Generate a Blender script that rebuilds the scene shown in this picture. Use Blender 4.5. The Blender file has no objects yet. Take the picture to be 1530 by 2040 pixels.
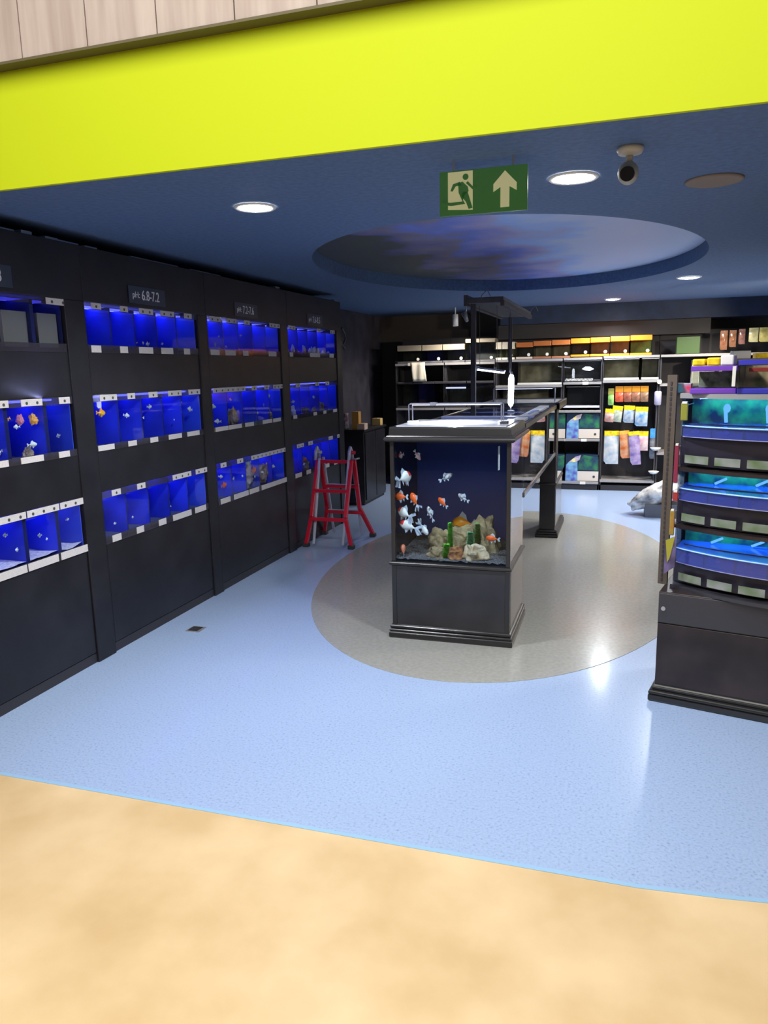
import bpy, bmesh, math, random
from mathutils import Vector, Matrix, Euler, noise
random.seed(7)
S = bpy.context.scene
C = S.collection
PI = math.pi

# ------------------------------------------------------------------ camera
F, PITCH, ROLL, YAW = 1485.4, -.18933, -.021738, -.309351
cy, sy = math.cos(YAW), math.sin(YAW)
fw = Vector((sy*math.cos(PITCH), cy*math.cos(PITCH), math.sin(PITCH)))
rt = Vector((cy, -sy, 0)); up = rt.cross(fw)
c_, s_ = math.cos(ROLL), math.sin(ROLL)
r2 = c_*rt + s_*up; u2 = -s_*rt + c_*up
camd = bpy.data.cameras.new('camera'); cam = bpy.data.objects.new('camera', camd); C.objects.link(cam)
m = Matrix((r2, u2, -fw)).transposed().to_4x4(); m.translation = Vector((0, 0, 1.6)); cam.matrix_world = m
camd.sensor_fit = 'VERTICAL'; camd.sensor_height = 24; camd.lens = F*24/2040; camd.clip_start = .02
S.camera = cam
# ------------------------------------------------------------------ look
S.view_settings.view_transform = 'Standard'; S.view_settings.look = 'None'
S.view_settings.gamma = 1; S.view_settings.use_curve_mapping = False
S.view_settings.exposure = 0.0
S.cycles.max_bounces = 8; S.cycles.transparent_max_bounces = 32; S.cycles.sample_clamp_indirect = 6
S.cycles.caustics_reflective = False; S.cycles.caustics_refractive = False
W = bpy.data.worlds.new('world'); S.world = W; W.use_nodes = True
W.node_tree.nodes['Background'].inputs[0].default_value = (.60, .60, .66, 1)
W.node_tree.nodes['Background'].inputs[1].default_value = .13

def area(name, loc, size, power, color, rot=(0, 0, 0), sy_=None):
    d = bpy.data.lights.new(name, 'AREA'); d.energy = power; d.color = color; d.size = size
    if sy_: d.shape = 'RECTANGLE'; d.size_y = sy_
    o = bpy.data.objects.new(name, d); C.objects.link(o); o.location = loc; o.rotation_euler = rot
    return o
# shopping hall ceiling lights in front of the shop
area('hall_light', (-.6, -.1, 3.9), 3.6, 185, (1, .95, .84), (math.radians(10), 0, 0), 2.4)
area('hall_light_low', (-.4, -1.6, 3.3), 2.0, 60, (1, .97, .9), (math.radians(55), 0, 0), 1.0)
# room downlights (positions of the lamps in the ceiling; those beyond the frame light the right aisle)
def spot(loc, power, color, r=.07, ang=150):
    d = bpy.data.lights.new('spot_beam', 'SPOT'); d.energy = power; d.color = color
    d.shadow_soft_size = r; d.spot_size = math.radians(ang); d.spot_blend = .6
    o = bpy.data.objects.new('spot_beam', d); C.objects.link(o); o.location = loc
ZC = 2.35
def aimed(loc, to, power, color, ang):
    spot(loc, power, color, .06, ang); o = C.objects[-1]
    o.rotation_euler = (Vector(to)-Vector(loc)).to_track_quat('-Z', 'Y').to_euler()

# ------------------------------------------------------------------ materials
MC = {}
def mat(name, col, rough=.5, metal=0, spec=.5, coat=0, noise_=None, bump=None, emis=None, coatr=.05):
    if name in MC: return MC[name]
    M = bpy.data.materials.new(name); M.use_nodes = True; nt = M.node_tree; b = nt.nodes['Principled BSDF']
    b.inputs['Base Color'].default_value = (*col, 1); b.inputs['Roughness'].default_value = rough
    b.inputs['Metallic'].default_value = metal; b.inputs['Specular IOR Level'].default_value = spec
    b.inputs['Coat Weight'].default_value = coat; b.inputs['Coat Roughness'].default_value = coatr
    tc = nt.nodes.new('ShaderNodeTexCoord')
    if noise_:
        sc, amt, det = noise_[0], noise_[1], (noise_[2] if len(noise_) > 2 else 4)
        n = nt.nodes.new('ShaderNodeTexNoise'); n.inputs['Scale'].default_value = sc; n.inputs['Detail'].default_value = det
        nt.links.new(tc.outputs['Object'], n.inputs['Vector'])
        r = nt.nodes.new('ShaderNodeValToRGB'); r.color_ramp.elements[0].position = .35; r.color_ramp.elements[1].position = .65
        if len(noise_) > 3: a, c2 = noise_[3], noise_[4]
        else: a = tuple(x*(1-amt) for x in col); c2 = tuple(min(1, x*(1+amt)) for x in col)
        r.color_ramp.elements[0].color = (*a, 1); r.color_ramp.elements[1].color = (*c2, 1)
        nt.links.new(n.outputs['Fac'], r.inputs['Fac']); nt.links.new(r.outputs['Color'], b.inputs['Base Color'])
    if bump:
        n = nt.nodes.new('ShaderNodeTexNoise'); n.inputs['Scale'].default_value = bump[0]; n.inputs['Detail'].default_value = 3
        nt.links.new(tc.outputs['Object'], n.inputs['Vector'])
        bp = nt.nodes.new('ShaderNodeBump'); bp.inputs['Strength'].default_value = bump[1]; bp.inputs['Distance'].default_value = bump[2] if len(bump) > 2 else .01
        nt.links.new(n.outputs['Fac'], bp.inputs['Height']); nt.links.new(bp.outputs['Normal'], b.inputs['Normal'])
    if emis:
        b.inputs['Emission Color'].default_value = (*emis[0], 1); b.inputs['Emission Strength'].default_value = emis[1]
    MC[name] = M; return M
def glass(name, tint=(1, 1, 1), refl=1.0, ior=1.5, rough=.0, milky=0, mcol=(.8, .8, .8)):
    if name in MC: return MC[name]
    M = bpy.data.materials.new(name); M.use_nodes = True; nt = M.node_tree; nt.nodes.clear()
    o = nt.nodes.new('ShaderNodeOutputMaterial'); t = nt.nodes.new('ShaderNodeBsdfTransparent'); t.inputs[0].default_value = (*tint, 1)
    g = nt.nodes.new('ShaderNodeBsdfGlossy'); g.inputs['Roughness'].default_value = rough
    f = nt.nodes.new('ShaderNodeFresnel'); f.inputs[0].default_value = ior
    mu = nt.nodes.new('ShaderNodeMath'); mu.operation = 'MULTIPLY'; mu.inputs[1].default_value = refl
    mx = nt.nodes.new('ShaderNodeMixShader')
    geo = nt.nodes.new('ShaderNodeNewGeometry'); inv = nt.nodes.new('ShaderNodeMath'); inv.operation = 'SUBTRACT'; inv.inputs[0].default_value = 1
    m0 = nt.nodes.new('ShaderNodeMath'); m0.operation = 'MULTIPLY'; m0.use_clamp = True; mu.use_clamp = True
    nt.links.new(f.outputs[0], mu.inputs[0]); nt.links.new(geo.outputs['Backfacing'], inv.inputs[1])
    nt.links.new(mu.outputs[0], m0.inputs[0]); nt.links.new(inv.outputs[0], m0.inputs[1]); nt.links.new(m0.outputs[0], mx.inputs[0])
    base = t.outputs[0]
    if milky:
        d = nt.nodes.new('ShaderNodeBsdfDiffuse'); d.inputs[0].default_value = (*mcol, 1)
        m2 = nt.nodes.new('ShaderNodeMixShader'); m2.inputs[0].default_value = milky
        nt.links.new(t.outputs[0], m2.inputs[1]); nt.links.new(d.outputs[0], m2.inputs[2]); base = m2.outputs[0]
    nt.links.new(base, mx.inputs[1]); nt.links.new(g.outputs[0], mx.inputs[2]); nt.links.new(mx.outputs[0], o.inputs[0])
    MC[name] = M; return M
def glow(name, col, s):
    if name in MC: return MC[name]
    M = bpy.data.materials.new(name); M.use_nodes = True; nt = M.node_tree; nt.nodes.clear()
    o = nt.nodes.new('ShaderNodeOutputMaterial'); e = nt.nodes.new('ShaderNodeEmission')
    e.inputs[0].default_value = (*col, 1); e.inputs[1].default_value = s; nt.links.new(e.outputs[0], o.inputs[0])
    MC[name] = M; return M

BLACK = mat('black_laminate', (.022, .021, .025), .32, spec=.5, noise_=(6, .25))
BLACKM = mat('black_matte', (.028, .026, .032), .6)
GLOSSB = mat('black_gloss', (.012, .011, .012), .16, spec=.6)
MOULD = mat('black_moulding', (.018, .017, .018), .28, spec=.5)
RACKB = mat('black_rack_laminate', (.0135, .013, .017), .38, spec=.35, noise_=(5, .25))
STEEL = mat('grey_steel', (.45, .45, .47), .35, .6)
SHELFG = mat('shelf_edge_grey', (.32, .31, .31), .35, .2)
WHITE = mat('white_paper', (.75, .72, .66), .6)
INK = mat('dark_print', (.04, .05, .04), .6)
GLASS = glass('clear_glass', (.97, .985, .98), .45)
GLASSM = glass('mirrory_glass', (.97, .985, .98), 1.6)
WATER = glass('tank_water', (.86, .92, .99), .1, 1.33)
BLUEB = mat('blue_back_film', (.02, .035, .55), .4, noise_=(3, .35))
NAVYB = mat('navy_back_film', (.04, .065, .25), .6, spec=.2)
WHITEP = mat('white_plastic', (.8, .8, .78), .35)

# ------------------------------------------------------------------ mesh helper
class MB:
    def __init__(s): s.bm = bmesh.new(); s.mi = 0; s.smooth = False
    def m(s, i): s.mi = i; return s
    def _new(s, fs, sm=False):
        for f in fs: f.material_index = s.mi; f.smooth = sm
    def box(s, x0, x1, y0, y1, z0, z1, bev=0, M=None):
        vs = [s.bm.verts.new((x, y, z)) for x in (x0, x1) for y in (y0, y1) for z in (z0, z1)]
        fs = [s.bm.faces.new([vs[i] for i in q]) for q in ((0, 1, 3, 2), (4, 6, 7, 5), (0, 4, 5, 1), (2, 3, 7, 6), (0, 2, 6, 4), (1, 5, 7, 3))]
        s._new(fs)
        if bev:
            es = list({e for f in fs for e in f.edges})
            r = bmesh.ops.bevel(s.bm, geom=es, offset=bev, segments=2, affect='EDGES', profile=.5)
            for f in r['faces']: f.material_index = s.mi
            vs = list({v for f in r['faces'] for v in f.verts} | {v for v in vs if v.is_valid})
        if M is not None: bmesh.ops.transform(s.bm, matrix=M, verts=[v for v in vs if v.is_valid])
        return s
    def tube(s, pts, r, n=8, caps=True):
        pts = [Vector(p) for p in pts]; rs = r if isinstance(r, (list, tuple)) else [r]*len(pts); rings = []
        for i, p in enumerate(pts):
            d = (pts[min(i+1, len(pts)-1)] - pts[max(i-1, 0)]).normalized()
            a = d.orthogonal().normalized() if i == 0 else (a - d*a.dot(d)).normalized()
            b = d.cross(a)
            rings.append([s.bm.verts.new(p + rs[i]*(math.cos(2*PI*k/n)*a + math.sin(2*PI*k/n)*b)) for k in range(n)])
        fs = [s.bm.faces.new((rings[i][k], rings[i][(k+1) % n], rings[i+1][(k+1) % n], rings[i+1][k])) for i in range(len(pts)-1) for k in range(n)]
        s._new(fs, True)
        if caps: s._new([s.bm.faces.new(rings[0][::-1]), s.bm.faces.new(rings[-1])])
        return s
    def lathe(s, prof, c=(0, 0, 0), n=32, cap=True, sx=1, sy=1):
        rings = [[s.bm.verts.new((c[0]+r*sx*math.cos(2*PI*k/n), c[1]+r*sy*math.sin(2*PI*k/n), c[2]+z)) for k in range(n)] for r, z in prof]
        s._new([s.bm.faces.new((rings[i][k], rings[i][(k+1) % n], rings[i+1][(k+1) % n], rings[i+1][k])) for i in range(len(prof)-1) for k in range(n)], True)
        if cap: s._new([s.bm.faces.new(rings[0][::-1]), s.bm.faces.new(rings[-1])])
        return s
    def prism(s, poly, a, b, plane='xz'):   # poly extruded from a to b along the missing axis
        def P(p, t): return {'xz': (p[0], t, p[1]), 'yz': (t, p[0], p[1]), 'xy': (p[0], p[1], t)}[plane]
        A = [s.bm.verts.new(P(p, a)) for p in poly]; B = [s.bm.verts.new(P(p, b)) for p in poly]; n = len(poly)
        s._new([s.bm.faces.new(A[::-1]), s.bm.faces.new(B)] + [s.bm.faces.new((A[i], A[(i+1) % n], B[(i+1) % n], B[i])) for i in range(n)])
        return s
    def blob(s, c, r, sub=2, rough=0, seed=0, freq=3):
        q = bmesh.ops.create_icosphere(s.bm, subdivisions=sub, radius=1)
        fs = {f for v in q['verts'] for f in v.link_faces}
        for v in q['verts']:
            k = 1 + rough*noise.noise(v.co*freq + Vector((seed*3.1, seed, 7)))
            v.co = Vector((c[0]+v.co.x*r[0]*k, c[1]+v.co.y*r[1]*k, c[2]+v.co.z*r[2]*k))
        s._new(fs, rough < .3)
        return s
    def xf(s, M): bmesh.ops.transform(s.bm, matrix=M, verts=s.bm.verts); return s
    def fixn(s): bmesh.ops.recalc_face_normals(s.bm, faces=s.bm.faces); return s
def B(*a, **k): return MB().box(*a, **k)

ROOT = {}
def tag(o, label=None, cat=None, group=None, kind=None):
    if label: o['label'] = label
    if cat: o['category'] = cat
    if group: o['group'] = group
    if kind: o['kind'] = kind
    return o
def obj(name, mb, mats, parent=None, label=None, world=True):
    if parent is not None and world:
        r = parent
        while r.parent is not None: r = r.parent
        if r.name in ROOT: mb.xf(ROOT[r.name])
    mb.fixn()
    me = bpy.data.meshes.new(name); mb.bm.to_mesh(me); mb.bm.free()
    for m_ in (mats if isinstance(mats, (list, tuple)) else [mats]): me.materials.append(m_)
    o = bpy.data.objects.new(name, me); C.objects.link(o)
    if parent is not None: o.parent = parent
    if label: o['label'] = label
    return o
def thing(name, label, cat, loc=(0, 0, 0), rz=0, group=None):
    o = bpy.data.objects.new(name, None); C.objects.link(o); o.location = loc; o.rotation_euler = (0, 0, rz); o.empty_display_size = .1
    tag(o, label, cat, group)
    ROOT[o.name] = (Matrix.Translation(loc) @ Matrix.Rotation(rz, 4, 'Z')).inverted()
    return o
def solo(name, mb, mats, label, cat, group=None): return tag(obj(name, mb, mats), label, cat, group)
def struct(name, mb, m_): return tag(obj(name, mb, m_), kind='structure')
def copy_tree(o, parent=None):
    c = o.copy(); C.objects.link(c); c.parent = parent
    for ch in list(o.children): copy_tree(ch, c)
    return c
def text_mesh(txt, size, depth=.001):
    cu = bpy.data.curves.new('lettering', 'FONT'); cu.body = txt; cu.size = size; cu.extrude = depth; cu.align_x = 'CENTER'; cu.align_y = 'CENTER'
    o = bpy.data.objects.new('lettering', cu); C.objects.link(o)
    dg = bpy.context.evaluated_depsgraph_get(); me = bpy.data.meshes.new_from_object(o.evaluated_get(dg))
    bpy.data.objects.remove(o); bpy.data.curves.remove(cu)
    mb = MB(); mb.bm.from_mesh(me); bpy.data.meshes.remove(me); return mb

# ================================================================== SETTING
fl = mat('blue_floor', (.20, .40, .72), .3, spec=.5, coat=.35, coatr=.14, bump=(2.2, .12, .02))
nt = fl.node_tree; b_ = nt.nodes['Principled BSDF']
tc = nt.nodes.new('ShaderNodeTexCoord')
n1 = nt.nodes.new('ShaderNodeTexNoise'); n1.inputs['Scale'].default_value = 95; n1.inputs['Detail'].default_value = 5; nt.links.new(tc.outputs['Object'], n1.inputs['Vector'])
rp = nt.nodes.new('ShaderNodeValToRGB'); rp.color_ramp.elements[0].position = .28; rp.color_ramp.elements[0].color = (.22, .31, .50, 1)
rp.color_ramp.elements[1].position = .6; rp.color_ramp.elements[1].color = (.365, .475, .70, 1)
e = rp.color_ramp.elements.new(.42); e.color = (.325, .435, .65, 1)
nt.links.new(n1.outputs['Fac'], rp.inputs['Fac']); nt.links.new(rp.outputs['Color'], b_.inputs['Base Color'])
struct('floor', B(-3.4, 3.1, 2.2, 10.7, -.1, 0), fl)
grey = mat('grey_oval_floor', (.325, .325, .30), .24, coat=.35, coatr=.12, noise_=(45, .07), bump=(2.2, .12, .02))
ov = MB(); ov.lathe([(1, .0), (1, .0025)], (-.863, 5.93, 0), 96, True, 1.392, 2.38)
struct('floor_oval', ov, grey)
beige = mat('beige_floor', (.72, .52, .27), .5, coat=.08, coatr=.4, spec=.3, noise_=(2.6, .2, 7, (.60, .42, .21), (.74, .55, .315)))
eb = MB(); pts = [(-3.4, -3.2), (3.1, -3.2), (3.1, 2.32)] + [(x, 2.19+max(0, x-.1)**1.3*.13) for x in [2.6-i*.25 for i in range(24)]] + [(-3.4, 2.2)]
eb.prism(pts, -.1, .0015, 'xy'); struct('floor_hall', eb, beige)
tb = MB()
xs = [-3.4+i*.25 for i in range(27)]
f_ = lambda x: 2.19+max(0, x-.1)**1.3*.13
tb.prism([(x, f_(x)-.006) for x in xs]+[(x, f_(x)+.012) for x in xs[::-1]], .0, .003, 'xy')
struct('trim_1', tb, mat('pale_blue_edge', (.30, .50, .72), .35))
# ceiling with an oval opening
NAVY = mat('navy_ceiling', (.085, .15, .285), .75, noise_=(40, .12), bump=(60, .1, .003))
CX, CY, CA, CB = -.85, 5.9, 1.38, 1.97
x0, x1, y0, y1 = -3.4, 3.1, 2.2, 10.7
N = 96; mbc = MB(); angs = [2*PI*k/N for k in range(N)]
def rect_pt(a):
    dx, dy = math.cos(a), math.sin(a); t = 1e9
    if dx > 1e-9: t = min(t, (x1-CX)/dx)
    if dx < -1e-9: t = min(t, (x0-CX)/dx)
    if dy > 1e-9: t = min(t, (y1-CY)/dy)
    if dy < -1e-9: t = min(t, (y0-CY)/dy)
    return (CX+dx*t, CY+dy*t)
cor = [math.atan2(y-CY, x-CX) % (2*PI) for x in (x0, x1) for y in (y0, y1)]
angs = sorted(angs+cor)
inn = [mbc.bm.verts.new((CX+CA*math.cos(a), CY+CB*math.sin(a), ZC)) for a in angs]
out = [mbc.bm.verts.new((*rect_pt(a), ZC)) for a in angs]
ris = [mbc.bm.verts.new((CX+CA*math.cos(a), CY+CB*math.sin(a), ZC+.11)) for a in angs]
n = len(angs)
for i in range(n):
    j = (i+1) % n
    mbc.bm.faces.new((inn[i], inn[j], out[j], out[i])); mbc.bm.faces.new((inn[i], inn[j], ris[j], ris[i]))
struct('ceiling', mbc, NAVY)
mur = mat('ceiling_mural', (.1, .15, .3), .45)
nt = mur.node_tree; b_ = nt.nodes['Principled BSDF']; tc = nt.nodes.new('ShaderNodeTexCoord'); mp = nt.nodes.new('ShaderNodeMapping')
mp.inputs['Scale'].default_value = (.38, .16, 1); mp.inputs['Location'].default_value = (.82, -.42, 0)
nz = nt.nodes.new('ShaderNodeTexNoise'); nz.inputs['Scale'].default_value = 2.2; nz.inputs['Detail'].default_value = 3
sep = nt.nodes.new('ShaderNodeSeparateXYZ'); ad = nt.nodes.new('ShaderNodeMath'); ad.operation = 'MULTIPLY_ADD'; ad.inputs[1].default_value = .55
rr = nt.nodes.new('ShaderNodeValToRGB')
nt.links.new(tc.outputs['Object'], mp.inputs['Vector']); nt.links.new(tc.outputs['Object'], nz.inputs['Vector'])
nt.links.new(mp.outputs['Vector'], sep.inputs[0]); nt.links.new(nz.outputs['Fac'], ad.inputs[0]); nt.links.new(sep.outputs['X'], ad.inputs[2])
nt.links.new(ad.outputs[0], rr.inputs['Fac']); nt.links.new(rr.outputs['Color'], b_.inputs['Base Color'])
cr = rr.color_ramp; cr.elements[0].position = .42; cr.elements[0].color = (.075, .085, .085, 1); cr.elements[1].position = 1.0; cr.elements[1].color = (.5, .62, .9, 1)
for p, col in ((.5, (.07, .08, .075)), (.56, (.13, .14, .34)), (.63, (.22, .20, .28)), (.7, (.14, .22, .7)), (.82, (.42, .40, .68)), (.9, (.32, .52, .95))):
    e = cr.elements.new(p); e.color = (*col, 1)
mm = MB(); mm.lathe([(1, 0), (1, .02)], (CX, CY, ZC+.105), 96, True, CA+.01, CB+.01); struct('ceiling_mural_panel', mm, mur)
# walls
DW = mat('dark_wall', (.04, .036, .05), .55, noise_=(5, .3))
struct('wall_left', B(-3.5, -3.4, 2.2, 10.7, -.1, 2.6), DW)
struct('wall_back', B(-3.5, 3.2, 10.7, 10.8, -.1, 2.6), mat('dark_brown_wall', (.05, .042, .038), .5))
struct('wall_right', B(3.1, 3.2, 2.2, 10.7, -.1, 2.6), mat('warm_dark_wall', (.12, .09, .07), .6))
bk = MB(); bk.box(-1.55, 3.1, 10.0, 10.7, 2.13, 2.35)
struct('trim_2', bk, mat('blue_bulkhead', (.011, .022, .055), .6, noise_=(8, .2)))
struct('trim_3', B(-1.6, 1.0, 10.15, 10.3, 1.95, 2.13), mat('brushed_light_box', (.07, .065, .065), .25, .3))
# shop front: wood panelling and lime band
lime = mat('lime_band', (.475, .575, .012), .6, spec=.15)
wood = mat('grey_pink_wood', (.42, .33, .30), .6)
nt = wood.node_tree; b_ = nt.nodes['Principled BSDF']; tc = nt.nodes.new('ShaderNodeTexCoord'); mp = nt.nodes.new('ShaderNodeMapping'); mp.inputs['Scale'].default_value = (9, 9, .9)
nz = nt.nodes.new('ShaderNodeTexNoise'); nz.inputs['Scale'].default_value = 2.5; nz.inputs['Detail'].default_value = 6; rr = nt.nodes.new('ShaderNodeValToRGB')
rr.color_ramp.elements[0].position = .3; rr.color_ramp.elements[0].color = (.34, .27, .245, 1); rr.color_ramp.elements[1].position = .7; rr.color_ramp.elements[1].color = (.48, .41, .385, 1)
nt.links.new(tc.outputs['Object'], mp.inputs[0]); nt.links.new(mp.outputs[0], nz.inputs['Vector']); nt.links.new(nz.outputs['Fac'], rr.inputs['Fac']); nt.links.new(rr.outputs['Color'], b_.inputs['Base Color'])
struct('wall_front', B(-4, 3.2, 2.2, 2.215, 2.23, 2.7), lime)
wp = MB(); xs = [-4.0, -3.74, -3.49, -3.23, -2.97, -2.71, -2.46, -2.2, -1.87, -1.62, -1.37, -1.11, -.853, -.6, -.35, -.1, .2, .45, .7, 1.0, 1.3, 1.6, 1.9, 2.2, 2.5, 2.8, 3.1]
for a, b in zip(xs[:-1], xs[1:]): wp.box(a+.002, b-.002, 2.155, 2.2, 2.598, 3.4)
wp.box(-4, 3.1, 2.175, 2.36, 2.62, 3.4)
struct('wall_front_cladding', wp, wood)
struct('edge_shadow_strip', B(-4, 3.1, 2.15, 2.2, 2.592, 2.6), mat('olive_edge_shadow', (.10, .085, .04), .6))  # dark strip paints the shadow below the cladding's bottom edge

# ================================================================== CEILING FITTINGS
LAMPW = glow('lamp_face', (1, .96, .88), 60)
def downlight(x, y, r, label, power, col=(.88, .93, 1)):
    t = thing('downlight', label, 'ceiling light', (x, y, ZC-.004), 0, 'round ceiling downlights')
    mb = MB(); mb.lathe([(r, -.002), (r+.012, -.006), (r+.02, .0), (r+.02, .003)], (x, y, ZC-.004), 40, False); obj('rim', mb, WHITEP, t)
    mb = MB(); mb.lathe([(.001, -.012), (r*.5, -.011), (r*.85, -.006), (r, -.001)], (x, y, ZC-.004), 40, True); obj('lamp_face', mb, LAMPW, t)
    spot((x, y, ZC-.04), power, col)
downlight(-1.652, 3.31, .078, 'bright round downlight above the aisle beside the blue tank racks', 125)
downlight(-.222, 3.32, .082, 'bright round downlight between the exit sign and the security camera', 90)
downlight(-.15, 9.45, .075, 'small far downlight near the back bulkhead, left of its neighbour', 150)
downlight(.53, 7.45, .085, 'small far downlight right of the ceiling oval', 110)
for x, y, p in ((1.6, 5.0, 150), (1.5, 8.4, 300), (.95, 9.2, 170), (2.3, 7.0, 150)): spot((x, y, ZC-.02), p, (1, .9, .76), .1)  # no lamps modelled; the back-bay spot is added to brighten its cartons
mb = MB(); mb.lathe([(.104, 0), (.114, .003), (.115, .012)], (.335, 3.6, ZC-.01), 48)
solo('ceiling_vent', mb, mat('brown_disc', (.24, .19, .15), .8), 'flat brown-grey round disc in the ceiling right of the security camera', 'ceiling speaker')
# unseen spots added beyond the right picture edge to brighten the back shelves
aimed((2.2, 7.4, 2.12), (-.2, 9.9, 1.5), 190, (1, .88, .7), 55)
aimed((1.5, 6.8, 2.12), (-1.9, 9.9, 1.6), 130, (1, .92, .8), 40)
# security camera
cxx, cyy = -.005, 2.96
t = thing('security_camera', 'white ceiling security camera with round dark lens pointing down', 'security camera', (cxx, cyy, ZC))
mb = MB(); mb.lathe([(.045, 0), (.046, -.01), (.04, -.022), (.018, -.028)], (cxx, cyy, ZC), 32); mb.tube([(cxx, cyy, ZC-.02), (cxx-.004, cyy, ZC-.06)], .012, 12); obj('mount', mb, mat('aged_white', (.55, .53, .48), .4), t)
mb = MB(); mb.blob((cxx-.004, cyy, ZC-.085), (.036, .04, .04), 3); obj('ball_housing', mb, mat('aged_grey', (.42, .42, .38), .5), t)
mb = MB(); mb.tube([(cxx-.006, cyy-.02, ZC-.092), (cxx-.008, cyy-.058, ZC-.1)], [.026, .024], 24); obj('lens', mb, [GLOSSB], t, 'dark round lens')
# exit sign
EX0, EX1, EY, EZ0, EZ1 = -.680, -.354, 2.9, 2.158, 2.315
t = thing('exit_sign', 'green hanging emergency exit sign with running figure and upward arrow', 'exit sign', ((EX0+EX1)/2, EY, EZ0))
green = mat('exit_green', (.07, .20, .07), .3, emis=((.03, .11, .03), .35)); cream = mat('exit_cream', (.62, .62, .36), .35, emis=((.6, .6, .33), .35))
obj('panel', B(EX0, EX1, EY-.004, EY+.004, EZ0, EZ1, .0015), green, t)
mb = B(EX0+.05, EX0+.056, EY-.001, EY+.001, EZ1, ZC).box(EX1-.056, EX1-.05, EY-.001, EY+.001, EZ1, ZC); obj('hanger_wires', mb, STEEL, t)
W_, H_ = EX1-EX0, EZ1-EZ0
def ep(l, yo=.0055): return [(EX0+u*W_, EZ0+v*H_) for u, v in l]
mb = MB().prism(ep([(.10, .14), (.385, .1), (.385, .97), (.10, .97)]), EY-.0062, EY-.0040, 'xz'); obj('door_symbol', mb, cream, t)
mb = MB()
for poly in ([(.33, .62), (.27, .74), (.22, .70), (.225, .50), (.30, .45), (.34, .52)],      # torso
             [(.225, .50), (.30, .47), (.27, .30), (.13, .29), (.03, .33), (.03, .26), (.14, .22), (.30, .24)],  # back leg
             [(.28, .52), (.33, .50), (.36, .30), (.385, .14), (.34, .12), (.31, .28), (.26, .42)],    # front leg
             [(.24, .74), (.16, .70), (.13, .55), (.155, .54), (.19, .65), (.26, .66)],
             [(.31, .70), (.385, .55), (.43, .57), (.42, .61), (.39, .61), (.33, .74)]):
    mb.prism(ep(poly), EY-.0082, EY-.0061, 'xz')
hx, hz = EX0+.305*W_, EZ0+.84*H_
mb.prism([(hx+.011*math.cos(a*PI/8), hz+.011*math.sin(a*PI/8)) for a in range(16)], EY-.0082, EY-.0061, 'xz')
obj('running_figure', mb, green, t)
mb = MB().prism(ep([(.70, .1), (.80, .1), (.80, .55), (.88, .45), (.88, .62), (.75, .9), (.62, .62), (.62, .45), (.70, .55)]), EY-.0062, EY-.0040, 'xz'); obj('arrow_symbol', mb, cream, t)

# ================================================================== LEFT RACKS
RX = -2.777
MOD = [(2.18, 3.30, 3.47), (3.48, 4.59, 4.72), (4.745, 5.895, 6.06), (6.075, 7.215, 7.37)]   # window start, window end, module end
TZ = {1: (1.765, 1.955), 2: (1.215, 1.455), 3: (.69, .912)}
RN = ['the nearest rack', 'the rack signed 6.8-7.2', 'the rack signed 7.2-7.6', 'the farthest rack']
RS = ['nearest, cut by the left edge', 'signed 6.8-7.2', 'signed 7.2-7.6', 'farthest, behind the red ladder']
TN = {1: 'top tier', 2: 'middle tier', 3: 'bottom tier'}
CARDS = {'11u': [(3.19, 3.35)], '21u': [(3.53, 3.61), (3.78, 3.85), (3.96, 4.1), (4.18, 4.33), (4.45, 4.54)], '21l': [(3.5, 3.58), (3.75, 3.82), (3.93, 4.07), (4.16, 4.29), (4.42, 4.49)], '12u': [(2.75, 2.87), (2.95, 3.09), (3.21, 3.29)], '12l': [(2.71, 2.83), (2.91, 3.06), (3.17, 3.25)], '22u': [(3.53, 3.68), (3.78, 3.85), (3.99, 4.08), (4.2, 4.35), (4.44, 4.58)], '22l': [(3.48, 3.62), (3.75, 3.83), (3.97, 4.05), (4.17, 4.32), (4.39, 4.54)], '13u': [(2.61, 2.9), (2.91, 3.13), (3.14, 3.37)], '13l': [(2.57, 2.87), (2.88, 3.09), (3.11, 3.33)], '23u': [(3.56, 3.64), (3.8, 3.88), (4.18, 4.4), (4.46, 4.61)], '23l': [(3.53, 3.61), (3.76, 3.83), (3.99, 4.07), (4.15, 4.37), (4.42, 4.56)], '31u': [(4.77, 4.92), (5.01, 5.16), (5.28, 5.37), (5.72, 5.91)], '31l': [(4.76, 4.88), (4.97, 5.12), (5.24, 5.32), (5.68, 5.82)], '32u': [(4.76, 4.93), (4.935, 5.08), (5.085, 5.24), (5.35, 5.43), (5.57, 5.65), (5.73, 5.93)], '32l': [(4.76, 4.94), (4.95, 5.15), (5.21, 5.35), (5.51, 5.68), (5.7, 5.85)], '41u': [(6.09, 6.23), (6.74, 6.82), (7.07, 7.19)], '41l': [(6.09, 6.16), (6.54, 6.78), (7.03, 7.14)], '42u': [(6.19, 6.28), (6.64, 6.73), (6.9, 6.99)], '42l': [(6.11, 6.19), (6.57, 6.65), (6.82, 6.89), (7.08, 7.18)], '33u': [(4.8, 4.88), (5.05, 5.14), (5.28, 5.93)], '33l': [(4.77, 4.91), (4.97, 5.2), (5.22, 5.38), (5.43, 5.91)], '43u': [(6.16, 6.31), (6.42, 6.52), (6.93, 7.04), (7.17, 7.31)], '43l': [(6.1, 6.24), (6.35, 6.45), (6.63, 6.74), (6.8, 6.92), (7.06, 7.15)]}
CARDZ = {'1u': (1.958, 1.99), '1l': (1.724, 1.762), '2u': (1.458, 1.492), '2l': (1.182, 1.213), '3u': (.915, .949), '3l': (.65, .689)}
RAILM = glass('acrylic_label_rail', (.55, .55, .6), .8, 1.45, .1, .25, (.12, .11, .13))
CARD = mat('cream_price_card', (.62, .58, .56), .5, noise_=(120, .06))
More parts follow.
